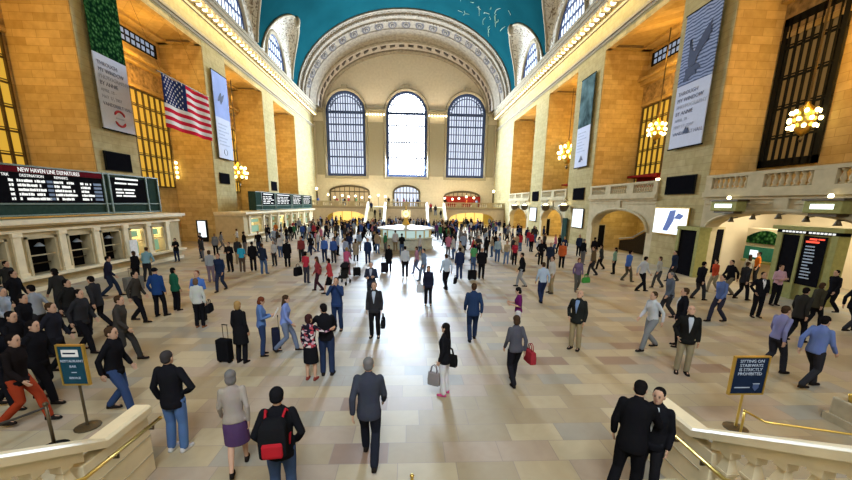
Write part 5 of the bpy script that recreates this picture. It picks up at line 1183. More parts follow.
def person(loc, face, pose='stand', fem=False, top=('jacket', (.02, .02, .025)), bot=('trousers', (.02, .02, .025)), hair=('short', 'black'), skin=None, h=None, shoes=(.02, .016, .014), shirt=None, tie=None, label='person', group=None, lod=0):
    p_ = bpy.data.objects.new('person', None); p_.empty_display_size = .2; COL.objects.link(p_)
    h = h or (1.64 if fem else 1.76); k = h/1.75
    p_.location = loc; p_.rotation_euler = (0, 0, R(face)); p_.scale = (k*(1.0 if not fem else .98), k*(1.0 if not fem else .98), k); tag(p_, label, 'person', group)
    skin = skin or SKINS[0]
    child(cached(body_mesh, pose, fem), p_, skin)
    c = child(cached(top_mesh, pose, fem, top[0]), p_, top[1])
    if len(top) > 2: c.material_slots[0].link = 'OBJECT'; c.material_slots[0].material = M[top[2]]
    child(cached(bottom_mesh, pose, fem, bot[0], lod > 0), p_, bot[1])
    if hair: child(cached(hair_mesh, pose, fem, hair[0]), p_, HAIRC[hair[1]] if isinstance(hair[1], str) else hair[1])
    if shirt: child(cached(front_mesh, pose, fem, 0), p_, shirt)
    if tie: child(cached(tie_mesh, pose, fem), p_, tie)
    if lod == 0:
        for s in ('R', 'L'): child(cached(shoe_mesh, pose, fem, s), p_, shoes)
    PEOPLE.append((Vector(loc), h)); return p_
def at_hand(p_, pose, fem, s, out=.0):
    j = joints(pose, fem); return p_.matrix_basis @ (j['wr'+s]+(j['wr'+s]-j['el'+s]).normalized()*.09+Vector((out if s == 'R' else -out, 0, 0)))
# things people carry
def leather_thing(name, loc, face, label, cat):
    t = bpy.data.objects.new(name, None); COL.objects.link(t); t.location = loc; t.rotation_euler = (0, 0, R(face)); return tag(t, label, cat)
def part(m, name, mats, parent, color=None, smooth=False, bevel=0):
    o = bpy.data.objects.new(name, m.mesh(name, mats, smooth)); COL.objects.link(o); o.parent = parent
    if color: o.color = (*color, 1)
    if bevel: b = o.modifiers.new('bevel', 'BEVEL'); b.width = bevel; b.segments = 3
    return o
def hand_bag(loc, face, color, label, w_=.38, h_=.28, d_=.13, strap=.16, cat='bag', name='handbag'):
    """hangs below the hand that holds its handle at loc"""
    t = leather_thing(name, loc, face, label, cat); m = MB(); z1 = -strap
    m.rings([[(w_/2*a*k, d_/2*b*q, z) for a, b in ((-1, -1), (0, -1.12), (1, -1), (1.05, 0), (1, 1), (0, 1.12), (-1, 1), (-1.05, 0))] for z, k, q in ((z1-h_, .92, .85), (z1-h_+.02, 1, 1), (z1-h_*.5, 1, 1), (z1-.02, .92, .8), (z1, .88, .35))])
    part(m, 'bag_body', 'leather', t, color, False, .012)
    for y in (-.02, .02): part(MB().tube([(-w_*.28, y, z1-.01), (-w_*.2, y, z1+strap*.75), (0, y, 0.0), (w_*.2, y, z1+strap*.75), (w_*.28, y, z1-.01)], .010, 6), 'strap', 'leather', t, color, True)
    return t
def backpack(p_, face, color, c2, label, sc=1.0):
    q = Vector(p_); t = leather_thing('backpack', q, face, label, 'backpack'); m = MB()
    m.rings([[(x*.16*k*sc, -.02-.17*q_*sc if y < 0 else .0, z*sc) for x, y in ((-1, 1), (-1, -1), (-.6, -1), (.6, -1), (1, -1), (1, 1))] for z, k, q_ in ((-.26, .85, .75), (-.22, 1, 1), (0.0, 1.02, 1.05), (.17, .95, .85), (.235, .6, .45))])
    part(m, 'pack_body', 'leather', t, color, True, .02); part(MB().rings([[(x*.12*k*sc, -.17*sc-.05*q_*sc if y < 0 else -.15*sc, z*sc) for x, y in ((-1, 1), (-1, -1), (1, -1), (1, 1))] for z, k, q_ in ((-.22, .9, .7), (-.18, 1, 1), (-.05, 1, 1), (-.01, .9, .6))]), 'front_pocket', 'leather', t, c2, False, .012)
    for s in (-1, 1): part(MB().tube([(s*.10*sc, -.01, .20*sc), (s*.12*sc, .12, .25*sc), (s*.13*sc, .27, .12*sc), (s*.14*sc, .26, -.06*sc), (s*.15*sc, .05, -.20*sc)], .016, 6), 'strap', 'leather', t, c2, True)
    return t
def suitcase(loc, face, color, label, w_=.36, h_=.58, d_=.22, tilt=0):
    t = leather_thing('suitcase', Vector(loc)+Vector((0, 0, .05)), face, label, 'suitcase'); part(MB().box(-w_/2, w_/2, -d_/2, d_/2, 0.0, h_), 'case', 'leather', t, color, False, .03)
    for s in (-1, 1):
        part(MB().tube([(s*w_*.36, -d_*.25, -.005), (s*w_*.36, d_*.25, -.005)], .045, 8), 'wheel', 'iron', t)
        part(MB().tube([(s*.07, d_/2-.03, h_-.02), (s*.07, d_/2-.03, h_+.36)], .009, 6), 'handle_rod', 'bronze', t)
    part(MB().tube([(-.08, d_/2-.03, h_+.36), (.08, d_/2-.03, h_+.36)], .014, 6), 'grip', 'iron', t); return t

# ------------------------------------------------------------------ the people one can tell apart
BLK = (.012, .012, .015); CHAR = (.03, .03, .035); NAVY = (.018, .03, .075); WHT = (.62, .64, .66); JEAN = (.07, .13, .27); KHAKI = (.33, .26, .15)
def foot(x, y): return at_z(x, y, 0)
def head(x, y, h): p_ = at_z(x, y, h); return Vector((p_.x, p_.y, 0))
J = lambda c: ('jacket', c)
T = lambda c: ('trousers', c)
a = person(foot(180, 449), -4, 'hips', top=J(BLK), bot=T((.09, .17, .36)), hair=('short', (.05, .045, .045)), shoes=(.6, .6, .6), label='person in black jacket and blue jeans, hand on hip, beyond the left foreground balustrade')
q_ = head(276, 389, 1.76)
a = person(q_, 8, 'pockets', top=J(BLK), bot=T((.05, .08, .16)), hair=('beanie', (.012, .012, .014)), h=1.76, label='person in black with dark cap wearing the red and black backpack, bottom centre')
backpack(q_+Vector((.03, -.225, 1.28)), 8, (.012, .012, .014), (.45, .02, .03), 'red and black backpack on the person in the dark cap', 1.0)
a = person(foot(312, 379), -8, 'hugR', True, ('shirt', (.5, .5, .5), 'floral'), ('skirt', BLK), ('bob', (.05, .02, .02)), h=1.60, shoes=(.25, .05, .04), label='person in floral top and black skirt embracing the one in black')
a = person(foot(328, 374), 4, 'hugL', False, ('sweater', BLK), T((.025, .04, .09)), ('short', 'black'), h=1.78, label='person in black sweater and dark jeans with an arm round the floral top')
a = person(foot(338, 330), 176, 'photo', top=J((.025, .05, .14)), bot=T((.02, .035, .09)), hair=('short', 'brown'), label='person in blue suit facing us with both hands raised to the face')
a = person(foot(375, 337), 176, 'stand', top=J(CHAR), bot=T(BLK), hair=('short', (.10, .07, .05)), shirt=(.45, .52, .62), label='person in dark blazer and pale shirt carrying a black bag on the bright floor')
hand_bag(at_hand(a, 'stand', False, 'L', .05), 90, (.01, .01, .012), 'black bag in the hand of the person in dark blazer', cat='bag')
person(head(371, 262, 1.76), 176, 'folded', top=J((.03, .035, .06)), bot=T(CHAR), hair=('short', 'grey'), shirt=(.4, .42, .5), label='grey haired person with folded arms just behind the dark blazer')
person(foot(472, 341), -3, 'walk', top=J((.022, .042, .10)), bot=T((.018, .03, .07)), hair=('short', 'brown'), h=1.80, label='person in navy suit seen from behind on the bright middle floor')
a = person(foot(444, 394), 62, 'bag', True, J(BLK), T((.68, .68, .70)), ('long', 'black'), shoes=(.55, .08, .22), label='person with long black hair, black jacket, white trousers and pink shoes')
hand_bag(at_hand(a, 'bag', True, 'R', .10)+Vector((0, 0, .25)), 152, (.012, .012, .012), 'black handbag at the side of the person in pink shoes')
hand_bag(at_hand(a, 'bag', True, 'L', .06)+Vector((-.06, -.05, .04)), 152, (.24, .22, .22), 'small grey carrier bag held by the person in pink shoes', .26, .3, .1, name='carrier_bag')
a = person(foot(574, 349), 135, 'lookup', top=J((.02, .022, .02)), bot=T(KHAKI), hair=('balding', 'brown'), shirt=(.20, .30, .50), label='person in dark jacket and khaki trousers standing alone right of centre')
a = person(head(520, 287, 1.64), 78, 'phone', True, ('tee', (.13, .015, .11)), T((.6, .6, .62)), ('bob', 'black'), label='person in purple top and white trousers looking at a phone')
q_ = foot(513, 385); a = person(q_, 10, 'walk', True, ('sweater', (.08, .08, .10)), T((.015, .015, .02)), ('bob', 'brown'), h=1.68, label='person in grey top walking away with a red shoulder bag')
hand_bag(q_+Vector((.32, -.08, 1.06)), 100, (.32, .03, .04), 'red shoulder bag of the person in grey top', .34, .30, .14)
person(foot(370, 462), 0, 'stride', top=J((.045, .05, .07)), bot=T((.018, .02, .03)), hair=('short', 'grey'), h=1.78, label='person in slate suit striding away in the bright middle foreground')
person(foot(240, 470), 20, 'walk', True, ('shirt', (.36, .31, .27)), ('skirt', (.11, .06, .16)), ('bob', 'grey'), h=1.66, label='person in beige top and purple skirt walking in the left foreground')
a = person(head(640, 388, 1.74), -38, 'whisper', top=J((.010, .010, .012)), bot=T((.010, .010, .012)), hair=('short', 'black'), h=1.80, label='person in black suit leaning to whisper by the right foreground balustrade')
b_ = person(head(667, 394, 1.66)+Vector((.02, .16, 0)), 130, 'stand', top=J(BLK), bot=T((.02, .02, .025)), hair=('short', 'black'), h=1.66, shirt=(.62, .64, .68), label='person facing us with white shirt front, behind the whispering black suit')
person(head(686, 288, 1.80), 62, 'stand', top=J(BLK), bot=T(BLK), hair=('short', 'brown'), h=1.80, shirt=(.5, .52, .55), label='person in black suit and white collar, standing behind the bald one at right')
person(foot(681, 373), 152, 'lookup', top=J((.015, .015, .014)), bot=T((.30, .25, .16)), hair=('balding', 'brown'), shirt=(.48, .52, .58), label='bald person in dark jacket and khaki trousers gazing upward at right')
person(foot(755, 317), 165, 'pockets', top=J(BLK), bot=T(BLK), hair=('short', 'black'), shirt=(.72, .72, .74), tie=(.02, .02, .02), label='person in black suit and white shirt front before the nearest right arch')
person(head(790, 265, 1.76)+Vector((-.35, .0, 0)), 172, 'folded', top=('shirt', (.56, .34, .40)), bot=T(BLK), hair=('short', 'brown'), label='person in pink shirt with folded arms leaning by the information board')
person(head(760, 252, 1.76), 60, 'stand', top=('tee', (.80, .20, .03)), bot=T(CHAR), hair=('short', 'black'), label='person in orange vest under the nearest right arch')
person(foot(161, 316), 4, 'shift', top=J((.02, .06, .20)), bot=T(BLK), hair=('hat', BLK), label='person in bright blue jacket and black cap on the left floor')
a = person(foot(178, 310), -25, 'stand', True, J((.02, .12, .07)), T(BLK), ('bob', 'black'), label='person in green jacket beside the blue jacket and black cap')
person(head(195, 272, 1.76)+Vector((-.1, .25, 0)), 178, 'folded', top=('shirt', (.08, .18, .52)), bot=T(CHAR), hair=('short', 'auburn'), label='person in bright blue shirt facing the white cardigan')
a = person(foot(201, 327), 6, 'bag', True, ('sweater', (.60, .62, .58)), T(BLK), ('bob', (.16, .10, .06)), shoes=(.25, .10, .05), label='person in white cardigan and black trousers on the left floor')
hand_bag(at_hand(a, 'bag', True, 'R', .10)+Vector((0, 0, .2)), 96, BLK, 'black bag on the right side of the white cardigan')
a = person(foot(243, 362), -14, 'stand', True, ('coat', (.012, .012, .014)), T(BLK), ('bob', 'blond'), label='blond person in long black coat beside a black suitcase')
suitcase(foot(226, 362), -14, (.010, .010, .012), 'black suitcase standing left of the blond person')
a = person(foot(264, 355), -70, 'phone', True, ('sweater', (.10, .18, .40)), T((.03, .05, .12)), ('bob', 'auburn'), label='person in blue sweater reading a sheet beside a dark suitcase')
suitcase(foot(277, 350), -70, (.018, .02, .04), 'dark blue suitcase by the person in blue sweater')
t = leather_thing('paper_sheet', at_hand(a, 'phone', True, 'R')+Vector((.05, 0, .05)), -70, 'white paper sheet in the hands of the blue sweater', 'paper'); part(MB().obox((0, 0, 0), (1, 0, 0), (0, .5, .8), (0, -.8, .5), .10, .14, .003), 'sheet', 'paper', t)
person(foot(287, 352), -85, 'stride', True, ('sweater', (.20, .28, .60)), T((.16, .20, .30)), ('long', 'brown'), label='person in pale blue sweater striding to the right, left of the embracing pair')
person(head(144, 247, 1.76), 15, 'counter', top=('shirt', (.22, .42, .52)), bot=T(CHAR), hair=('short', 'brown'), label='person in light blue shirt leaning at the near lit ticket window')
person(head(133, 251, 1.64), 75, 'stand', True, J(BLK), T(BLK), ('bob', 'brown'), h=1.64, label='person in black next to the paper notice at the ticket counter')
person(foot(112, 297), -60, 'stride', top=J((.02, .02, .04)), bot=T((.02, .03, .06)), hair=('short', 'black'), label='person in dark jacket striding along the near ticket counter')
# walkers in the dark near-left corner
for x, y, f_, pz, top, bot, hr, lb in (
    (24, 388, -85, 'stride', J(BLK), T(CHAR), ('short', 'black'), 'person in black striding right, nearest to the left edge'),
    (62, 374, -80, 'walk', J((.02, .02, .028)), T(BLK), ('short', 'brown'), 'person in dark jacket walking right behind the teal directory sign'),
    (12, 350, -80, 'stride', ('shirt', (.36, .40, .46)), T(BLK), ('short', 'grey'), 'person in pale grey shirt at the left edge before the ticket hall'),
    (45, 345, 92, 'walk', ('shirt', (.30, .33, .38)), T(CHAR), ('short', 'black'), 'person in grey shirt walking left among the dark left walkers'),
    (88, 352, -88, 'walk', J(CHAR), T(BLK), ('short', 'black'), 'person in charcoal jacket walking right near the ticket hall end'),
    (126, 362, -75, 'stride', J((.05, .045, .04)), T((.04, .04, .04)), ('short', 'brown'), 'person in brown grey jacket striding right above the left balustrade'),
    (22, 322, -80, 'walk', J(BLK), T(BLK), ('short', 'black'), 'person in black close by the dark ticket windows at left'),
    (65, 318, 85, 'walk', J((.03, .03, .03)), T(CHAR), ('bob', 'black'), 'person in charcoal walking left under the second dark ticket window'),
    (28, 424, -82, 'stride', J((.015, .012, .012)), T((.34, .05, .02)), ('short', 'black'), 'person in dark jacket and red trousers behind the rope stanchion'),
    (122, 412, -80, 'walk', J(BLK), T((.04, .07, .17)), ('short', 'brown'), 'person in black jacket and blue jeans right of the teal directory sign'),
    ): person(foot(x, y), f_, pz, False, top, bot, hr, label=lb)
for x, y, f_, pz, c, lb in ((5, 335, -85, 'walk', BLK, 'person in black walking at the left edge below the dark ticket windows'), (33, 360, -80, 'stride', BLK, 'person in black right behind the pale grey shirt at left'),
    (75, 336, -82, 'walk', (.02, .02, .02), 'person in black below the third dark ticket window'), (102, 330, 85, 'stride', CHAR, 'person in charcoal walking left before the lit ticket windows'), (14, 306, -85, 'walk', (.03, .03, .03), 'person in dark clothes beside the first dark ticket window'),
    (47, 402, -84, 'walk', BLK, 'person in black directly left of the teal directory sign'), (140, 322, -80, 'walk', (.05, .045, .04), 'person in brown grey clothes left of the black cap'), (8, 408, -86, 'walk', BLK, 'person in black with only part in view at the lower left edge')):
    person(foot(x, y), f_, pz, False, J(c), T(BLK), ('short', 'black'), label=lb)
# right foreground and middle walkers
for x, y, f_, pz, fem, top, bot, hr, lb in (
    (648, 350, 95, 'stride', False, ('shirt', (.55, .58, .62)), T((.22, .23, .24)), ('short', 'brown'), 'person in white shirt and grey trousers striding left at right'),
    (806, 388, -85, 'stride', False, ('sweater', (.14, .20, .44)), T(CHAR), ('short', 'black'), 'person in blue sweater striding right behind the navy notice sign'),
    (770, 372, -88, 'walk', False, ('shirt', (.22, .22, .40)), T((.03, .03, .04)), ('short', 'brown'), 'person in lilac shirt walking just left of the blue sweater at right'),
    (793, 342, -80, 'walk', False, J((.03, .028, .025)), T(BLK), ('short', 'black'), 'person in dark jacket walking before the information board'),
    (828, 313, 85, 'walk', False, J(BLK), T(BLK), ('short', 'black'), 'person in black at the right edge beside the information board'),
    (811, 328, -85, 'walk', True, J((.05, .045, .03)), T(BLK), ('bob', 'brown'), 'person in olive jacket walking right near the right edge'),
    (848, 332, -90, 'stride', False, J(BLK), T(CHAR), ('short', 'grey'), 'person in black partly cut by the right edge'),
    (716, 322, 92, 'walk', False, ('sweater', (.10, .15, .34)), T((.03, .03, .05)), ('short', 'black'), 'person in blue sweater behind the black suit with white collar'),
    (666, 318, 80, 'walk', False, J((.10, .12, .16)), T(CHAR), ('short', 'grey'), 'person in blue grey jacket left of the black suit with white collar'),
    (712, 292, 92, 'walk', True, ('sweater', (.48, .07, .03)), T((.30, .26, .18)), ('bob', 'black'), 'person in red orange sweater before the narrow black doorway'),
    (727, 297, 88, 'stride', False, J(BLK), T((.18, .15, .10)), ('short', 'black'), 'person in black jacket and tan trousers left of the white shirt front'),
    (740, 300, -88, 'walk', False, J(CHAR), T(BLK), ('short', 'brown'), 'person in charcoal jacket just left of the white shirt front'),
    (697, 300, -85, 'walk', False, J(BLK), T(CHAR), ('short', 'black'), 'person in black walking before the olive kiosk'),
    (745, 284, -30, 'stand', True, ('shirt', (.46, .44, .38)), T(BLK), ('long', 'brown'), 'person in cream shirt near the teal shop window'),
    (657, 288, 85, 'walk', True, ('shirt', (.40, .38, .34)), T((.06, .06, .06)), ('bob', 'brown'), 'person in cream shirt walking below the brass framed poster'),
    (672, 282, 85, 'walk', False, J((.02, .03, .06)), T(CHAR), ('short', 'black'), 'person in navy jacket before the brass framed poster'),
    (640, 292, -88, 'stride', False, ('shirt', (.50, .52, .54)), T(BLK), ('short', 'black'), 'person in white shirt and black trousers below the second right arch'),
    (541, 303, 4, 'walk', False, ('shirt', (.42, .52, .66)), T((.02, .03, .08)), ('short', 'brown'), 'person in light blue shirt and navy trousers walking away right of the purple top'),
    (576, 291, 170, 'walk', True, ('sweater', (.17, .12, .22)), T((.10, .10, .09)), ('bob', 'auburn'), 'person in mauve sweater with a green bag'),
    (521, 287, 70, 'walk', False, J(BLK), T((.30, .31, .33)), ('short', 'black'), 'person in black jacket and pale grey trousers above the purple top'),
    (550, 293, 100, 'stand', False, ('shirt', (.56, .54, .50)), T(KHAKI), ('short', 'brown'), 'person in white shirt and khaki trousers right of the light blue shirt'),
    (428, 305, 178, 'stand', True, J((.018, .02, .04)), T(BLK), ('long', 'brown'), 'person in black jacket facing us on the bright floor with a white bag'),
    (446, 290, 25, 'walk', False, ('shirt', (.46, .56, .68)), T(BLK), ('short', 'brown'), 'person in pale blue shirt and black trousers carrying a briefcase'),
    (459, 279, 5, 'stand', False, J((.02, .03, .08)), T((.03, .05, .12)), ('short', 'black'), 'person in navy jacket right of the briefcase carrier'),
    (473, 270, 0, 'stand', True, ('tee', (.10, .36, .14)), T(JEAN), ('bob', 'black'), 'person in green top and jeans in the middle crowd'),
    (481, 279, 175, 'stand', False, J(BLK), T(BLK), ('short', 'white'), 'white haired person in black suit right of the green top'),
    (497, 262, 178, 'stand', False, ('shirt', (.36, .50, .60)), T(JEAN), ('short', 'brown'), 'person in pale blue shirt and jeans right of the white hair'),
    (506, 264, 170, 'shift', True, ('shirt', (.45, .36, .22)), T((.16, .24, .42)), ('bob', 'brown'), 'person in beige top and light jeans right of the pale blue shirt'),
    (514, 265, 175, 'stand', True, ('tee', (.42, .03, .06)), T(BLK), ('long', 'black'), 'person in red top and black trousers right of the beige top'),
    (540, 265, 178, 'pockets', False, J(BLK), T(BLK), ('short', 'black'), 'person in black suit below the third right pier'),
    (549, 270, 150, 'stand', False, J((.02, .03, .06)), T(CHAR), ('short', 'brown'), 'person in navy jacket right of the black suit below the third right pier'),
    (561, 268, 160, 'stand', False, J((.60, .13, .04)), T(BLK), ('short', 'black'), 'person in orange jacket below the second right lit poster'),
    (578, 256, 170, 'stand', False, J(NAVY), T(BLK), ('short', 'black'), 'person in navy jacket right behind the orange jacket'),
    (592, 276, 80, 'walk', False, J((.13, .09, .05)), T(CHAR), ('short', 'brown'), 'person in brown jacket before the second right arch'),
    (600, 270, 85, 'walk', True, J((.04, .04, .04)), T(BLK), ('bob', 'black'), 'person in charcoal jacket right of the brown jacket'),
    (613, 274, 70, 'stand', True, ('sweater', (.20, .32, .24)), T(BLK), ('long', 'black'), 'person in pale green sweater before the dark ramp'),
    (626, 282, -85, 'walk', False, ('sweater', (.06, .14, .42)), T((.09, .08, .06)), ('short', 'black'), 'person in royal blue sweater before the dark ramp'),
    (222, 291, 178, 'walk', False, J(NAVY), T((.03, .04, .08)), ('short', 'auburn'), 'person in navy suit with pale tie on the left floor'),
    (231, 272, 178, 'folded', False, ('sweater', BLK), T(BLK), ('short', 'black'), 'person all in black with folded arms before the far ticket hall'),
    (212, 282, 30, 'stand', True, ('shirt', (.34, .38, .42)), T((.20, .16, .22)), ('bob', 'brown'), 'person in pale grey shirt left of the navy suit with pale tie'),
    (243, 272, 10, 'stand', True, ('tee', (.04, .40, .62)), T((.10, .07, .05)), ('bob', 'brown'), 'person in bright turquoise top before the far ticket hall'),
    (254, 271, 20, 'stand', False, J(BLK), T(BLK), ('short', 'black'), 'person in black jacket right beside the turquoise top'),
    (264, 274, -10, 'shift', False, J((.02, .03, .06)), T(JEAN), ('short', 'brown'), 'person in navy jacket and jeans, second right of the turquoise top'),
    (275, 266, 170, 'stand', True, ('shirt', (.55, .55, .56)), T(CHAR), ('short', 'white'), 'white haired person in white shirt left of the grey haired black coat'),
    (288, 267, 15, 'stand', False, ('coat', BLK), T(BLK), ('short', 'grey'), 'grey haired person in long black coat at the end of the left group'),
    (307, 283, -20, 'stand', True, ('tee', (.50, .04, .07)), T((.05, .05, .07)), ('bob', 'black'), 'person in red top with a large black bag'),
    (331, 294, 85, 'stride', True, ('sweater', (.46, .05, .06)), ('skirt', BLK), ('bob', 'black'), 'person in red sweater and black skirt striding left'),
    (319, 291, 88, 'walk', True, ('sweater', (.30, .05, .06)), T((.05, .02, .03)), ('long', 'brown'), 'person in dark red sweater just left of the red sweater and black skirt'),
    (347, 276, -10, 'push', True, ('shirt', (.55, .12, .24)), T((.30, .12, .16)), ('bob', 'blond'), 'person in pink shirt pushing the black stroller'),
    (368, 264, 176, 'stand', False, J((.02, .04, .11)), T(NAVY), ('short', 'brown'), 'person in navy suit facing us above the grey haired folded arms'),
    (389, 272, 170, 'bag', True, ('coat', BLK), T(BLK), ('long', 'black'), 'person in long black coat with a dark suitcase on the bright floor'),
    (405, 277, 2, 'stand', False, ('shirt', (.60, .64, .70)), T(BLK), ('short', 'black'), 'person in white shirt and black trousers facing the kiosk'),
    (417, 274, 100, 'walk', True, ('sweater', (.42, .22, .34)), T((.12, .14, .22)), ('bob', 'brown'), 'person in pink sweater right of the white shirt facing the kiosk'),
    (424, 281, 120, 'walk', False, ('shirt', (.20, .28, .42)), T((.14, .17, .24)), ('short', 'black'), 'person in slate blue shirt behind the white bag'),
    (325, 262, 175, 'stand', False, ('shirt', (.08, .18, .55)), T(NAVY), ('short', 'black'), 'person in royal blue shirt in the left middle crowd'),
    (334, 263, 170, 'stand', False, ('sweater', (.05, .12, .42)), T(CHAR), ('short', 'brown'), 'person in deep blue sweater right of the royal blue shirt'),
    (346, 261, 5, 'stand', True, ('shirt', (.38, .46, .62)), T(JEAN), ('bob', 'brown'), 'person in powder blue shirt behind the pink shirt and stroller'),
    (356, 262, 0, 'walk', True, ('coat', (.34, .29, .22)), T(BLK), ('long', 'brown'), 'person in beige coat left of the navy suit facing us'),
    (302, 262, 178, 'stand', False, ('sweater', (.25, .05, .05)), T(CHAR), ('short', 'black'), 'person in maroon sweater right of the long black coat'),
    ): person(foot(x, y), f_, pz, fem, top, bot, hr, label=lb, lod=0 if y > 285 else 1)
q_ = foot(444, 290)
hand_bag(foot(455, 291)+Vector((0, 0, .78)), 70, BLK, 'black briefcase carried by the pale blue shirt', .42, .3, .1, .1, 'briefcase', 'briefcase')
hand_bag(foot(421, 304)+Vector((0, 0, 1.0)), 10, (.6, .62, .66), 'white bag at the side of the black jacket facing us', .36, .34, .12)
hand_bag(foot(581, 292)+Vector((.02, -.32, .95)), 20, (.06, .30, .06), 'green handbag of the mauve sweater', .42, .26, .14)
hand_bag(foot(301, 283)+Vector((-.12, 0, 1.0)), 70, BLK, 'large black bag of the red top', .5, .45, .2)
suitcase(foot(472, 280), 10, (.012, .012, .014), 'black suitcase by the white haired black suit', .45, .5, .25)
suitcase(foot(384, 273), 10, (.02, .02, .03), 'dark suitcase by the long black coat on the bright floor')
suitcase(foot(357, 276), 10, (.012, .012, .013), 'black suitcase right of the pink shirt and stroller', .42, .45, .25)
suitcase(foot(135, 291), 70, (.20, .20, .19), 'large grey suitcase below the paper notice', .75, .62, .3)
# the stroller
s_ = foot(344, 284); t = leather_thing('stroller', s_, 170, 'black stroller pushed by the person in pink shirt', 'stroller')
for sx in (-.22, .22):
    for y in (-.32, .34): part(MB().tube([(sx-.02, y, .10), (sx+.02, y, .10)], .10, 12), 'wheel', 'iron', t)
    part(MB().tube([(sx, .34, .12), (sx, -.05, .55), (sx, -.45, 1.02)], .014, 6).tube([(sx, -.32, .12), (sx, .10, .58)], .014, 6), 'frame', 'bronze', t)
part(MB().tube([(-.22, -.45, 1.02), (.22, -.45, 1.02)], .018, 6), 'push_handle', 'iron', t)
part(MB().rings([[(-.2, .30, .42), (.2, .30, .42), (.2, .30, .34), (-.2, .30, .34)], [(-.2, -.06, .45), (.2, -.06, .45), (.2, -.06, .34), (-.2, -.06, .34)], [(-.2, -.26, .85), (.2, -.26, .85), (.2, -.32, .82), (-.2, -.32, .82)]]), 'seat', 'leather', t, (.02, .02, .022))
m = MB(); m.rings([[(-.22+.44*k/8, -.28+.42*math.sin(a)*(.35+.65*math.sin(PI*(k+.6)/9.2)), .80+.30*math.cos(a)*(.5+.5*math.sin(PI*(k+.6)/9.2))) for k in range(9)] for a in (-.4, .1, .5, .9, 1.3)], False); part(m, 'canopy', 'leather', t, (.02, .02, .024), True)
# helmet-like bags and a yellow bag on the floor by the information board
q_ = foot(775, 291); t = leather_thing('floor_bag', q_, 10, 'yellow and white bag lying beside the information board', 'bag')
part(MB().rings([[(.28*k*math.cos(2*PI*i/10), .16*k*math.sin(2*PI*i/10), z) for i in range(10)] for z, k in ((0, .9), (.10, 1), (.20, .8), (.26, .3))]), 'lower_body', 'leather', t, (.60, .52, .03), True); part(MB().rings([[(-.1+.24*k*math.cos(2*PI*i/10), .14*k*math.sin(2*PI*i/10), z) for i in range(10)] for z, k in ((.24, .7), (.30, 1), (.40, .7), (.44, .2))]), 'upper_body', 'leather', t, (.6, .6, .6), True)

# ------------------------------------------------------------------ the far crowd, the stairs and the balcony
rr = random.Random(21)
TOPC = [('black', BLK, 9), ('navy', (.02, .032, .085), 6), ('charcoal', (.04, .04, .045), 4), ('white', (.60, .62, .66), 3), ('pale blue', (.32, .42, .60), 3), ('royal blue', (.05, .12, .42), 2), ('grey', (.20, .21, .24), 2), ('red', (.42, .03, .05), 1), ('brown', (.12, .07, .04), 1), ('pink', (.55, .20, .32), 1), ('beige', (.40, .32, .22), 1), ('green', (.05, .22, .10), 1), ('purple', (.12, .04, .18), 1), ('orange', (.60, .18, .04), .5)]
BOTC = [('black', BLK, 5), ('navy', (.02, .03, .07), 3), ('jeans blue', JEAN, 3), ('grey', (.14, .14, .15), 2), ('khaki', KHAKI, 1)]
def pick(L): return rr.choices(L, [q[-1] for q in L])[0]
AUTO = []
def extra(loc, zone, face=None, still=False):
    fem = rr.random() < .45; tc = pick(TOPC); bc = pick(BOTC); kind = rr.choice(['jacket', 'jacket', 'shirt', 'sweater'])
    pose = rr.choice(['stand', 'shift', 'folded'] if still else ['stand', 'walk', 'stride', 'bag', 'folded']); hr = rr.choice([('bob', 'brown'), ('bob', 'black'), ('long', 'black'), ('bob', 'blond')] if fem else [('short', 'black'), ('short', 'brown'), ('short', 'black'), ('short', 'grey')])
    p_ = person(loc, face if face is not None else rr.uniform(0, 360), pose, fem, (kind, tc[1]), T(bc[1]), hr, rr.choice(SKINS), rr.gauss(1.66 if fem else 1.77, .05), label='x', lod=1)
    bn = bc[0] if bc[0] != 'jeans blue' else 'blue'
    AUTO.append((p_, '%s haired person in %s %s and %s %s' % (hr[1] if hr[1] != 'blond' else 'fair', tc[0], kind, bn, 'jeans' if bc[0] == 'jeans blue' else 'trousers'), zone))
def clear(v, d): return all((v-q[0]).to_2d().length > d for q in PEOPLE)
def zone_of(v):
    if v.y < 31: return 'in front of the kiosk' if abs(v.x-KX) < 4 else ('left of the kiosk' if v.x < KX else 'right of the kiosk')
    if v.x < -11.5: return 'by the far ticket hall'
    if v.x < -4: return 'in the left far crowd'
    if v.x < 5: return 'behind the kiosk' if v.y > KY else 'beside the kiosk'
    if v.x < 11: return 'in the right far crowd'
    return 'by the farther right arches'
n = 0; tries = 0
while n < 185 and tries < 9000:
    tries += 1; Y = 24.5+37*rr.random()**1.3; X = rr.uniform(-15.2, 15.5)
    v = Vector((X, Y, 0))
    if Y < 30 and (X < -9 or X > 11) and rr.random() < .6: continue
    if Y < 29 and -2.6 < X < 2.6 and rr.random() < .75: continue
    if (v-Vector((KX, KY, 0))).length < 3.2 or not clear(v, .62 if Y > 34 else .75): continue
    if 62 < Y and (-7.4 < X < -3.2 or 3.4 < X < 7.6): continue
    extra(v, zone_of(v)); n += 1
for sx in (-6.2, -5.4, -4.5, 4.6, 5.4, 6.3):
    k = rr.choice([8, 11, 14]); extra(Vector((sx, YB+.3-(20-k)*.30+.15, ZF*(k+1)/20)), 'on the left far stairs' if sx < 0 else 'on the right far stairs', rr.choice([0, 180]), True)
for k in range(22):
    x = rr.uniform(-16.5, -7.3) if k < 8 else (rr.uniform(-3.3, 3.5) if k < 17 else rr.uniform(7.4, 17)); v = Vector((x, YB+.75+rr.random()*1.6, ZF))
    if clear(v, .5): extra(v, 'at the left balcony rail' if x < -5 else ('at the middle balcony rail' if x < 5 else 'at the right balcony rail'), rr.choice([180, 160, 200, 90]), True)
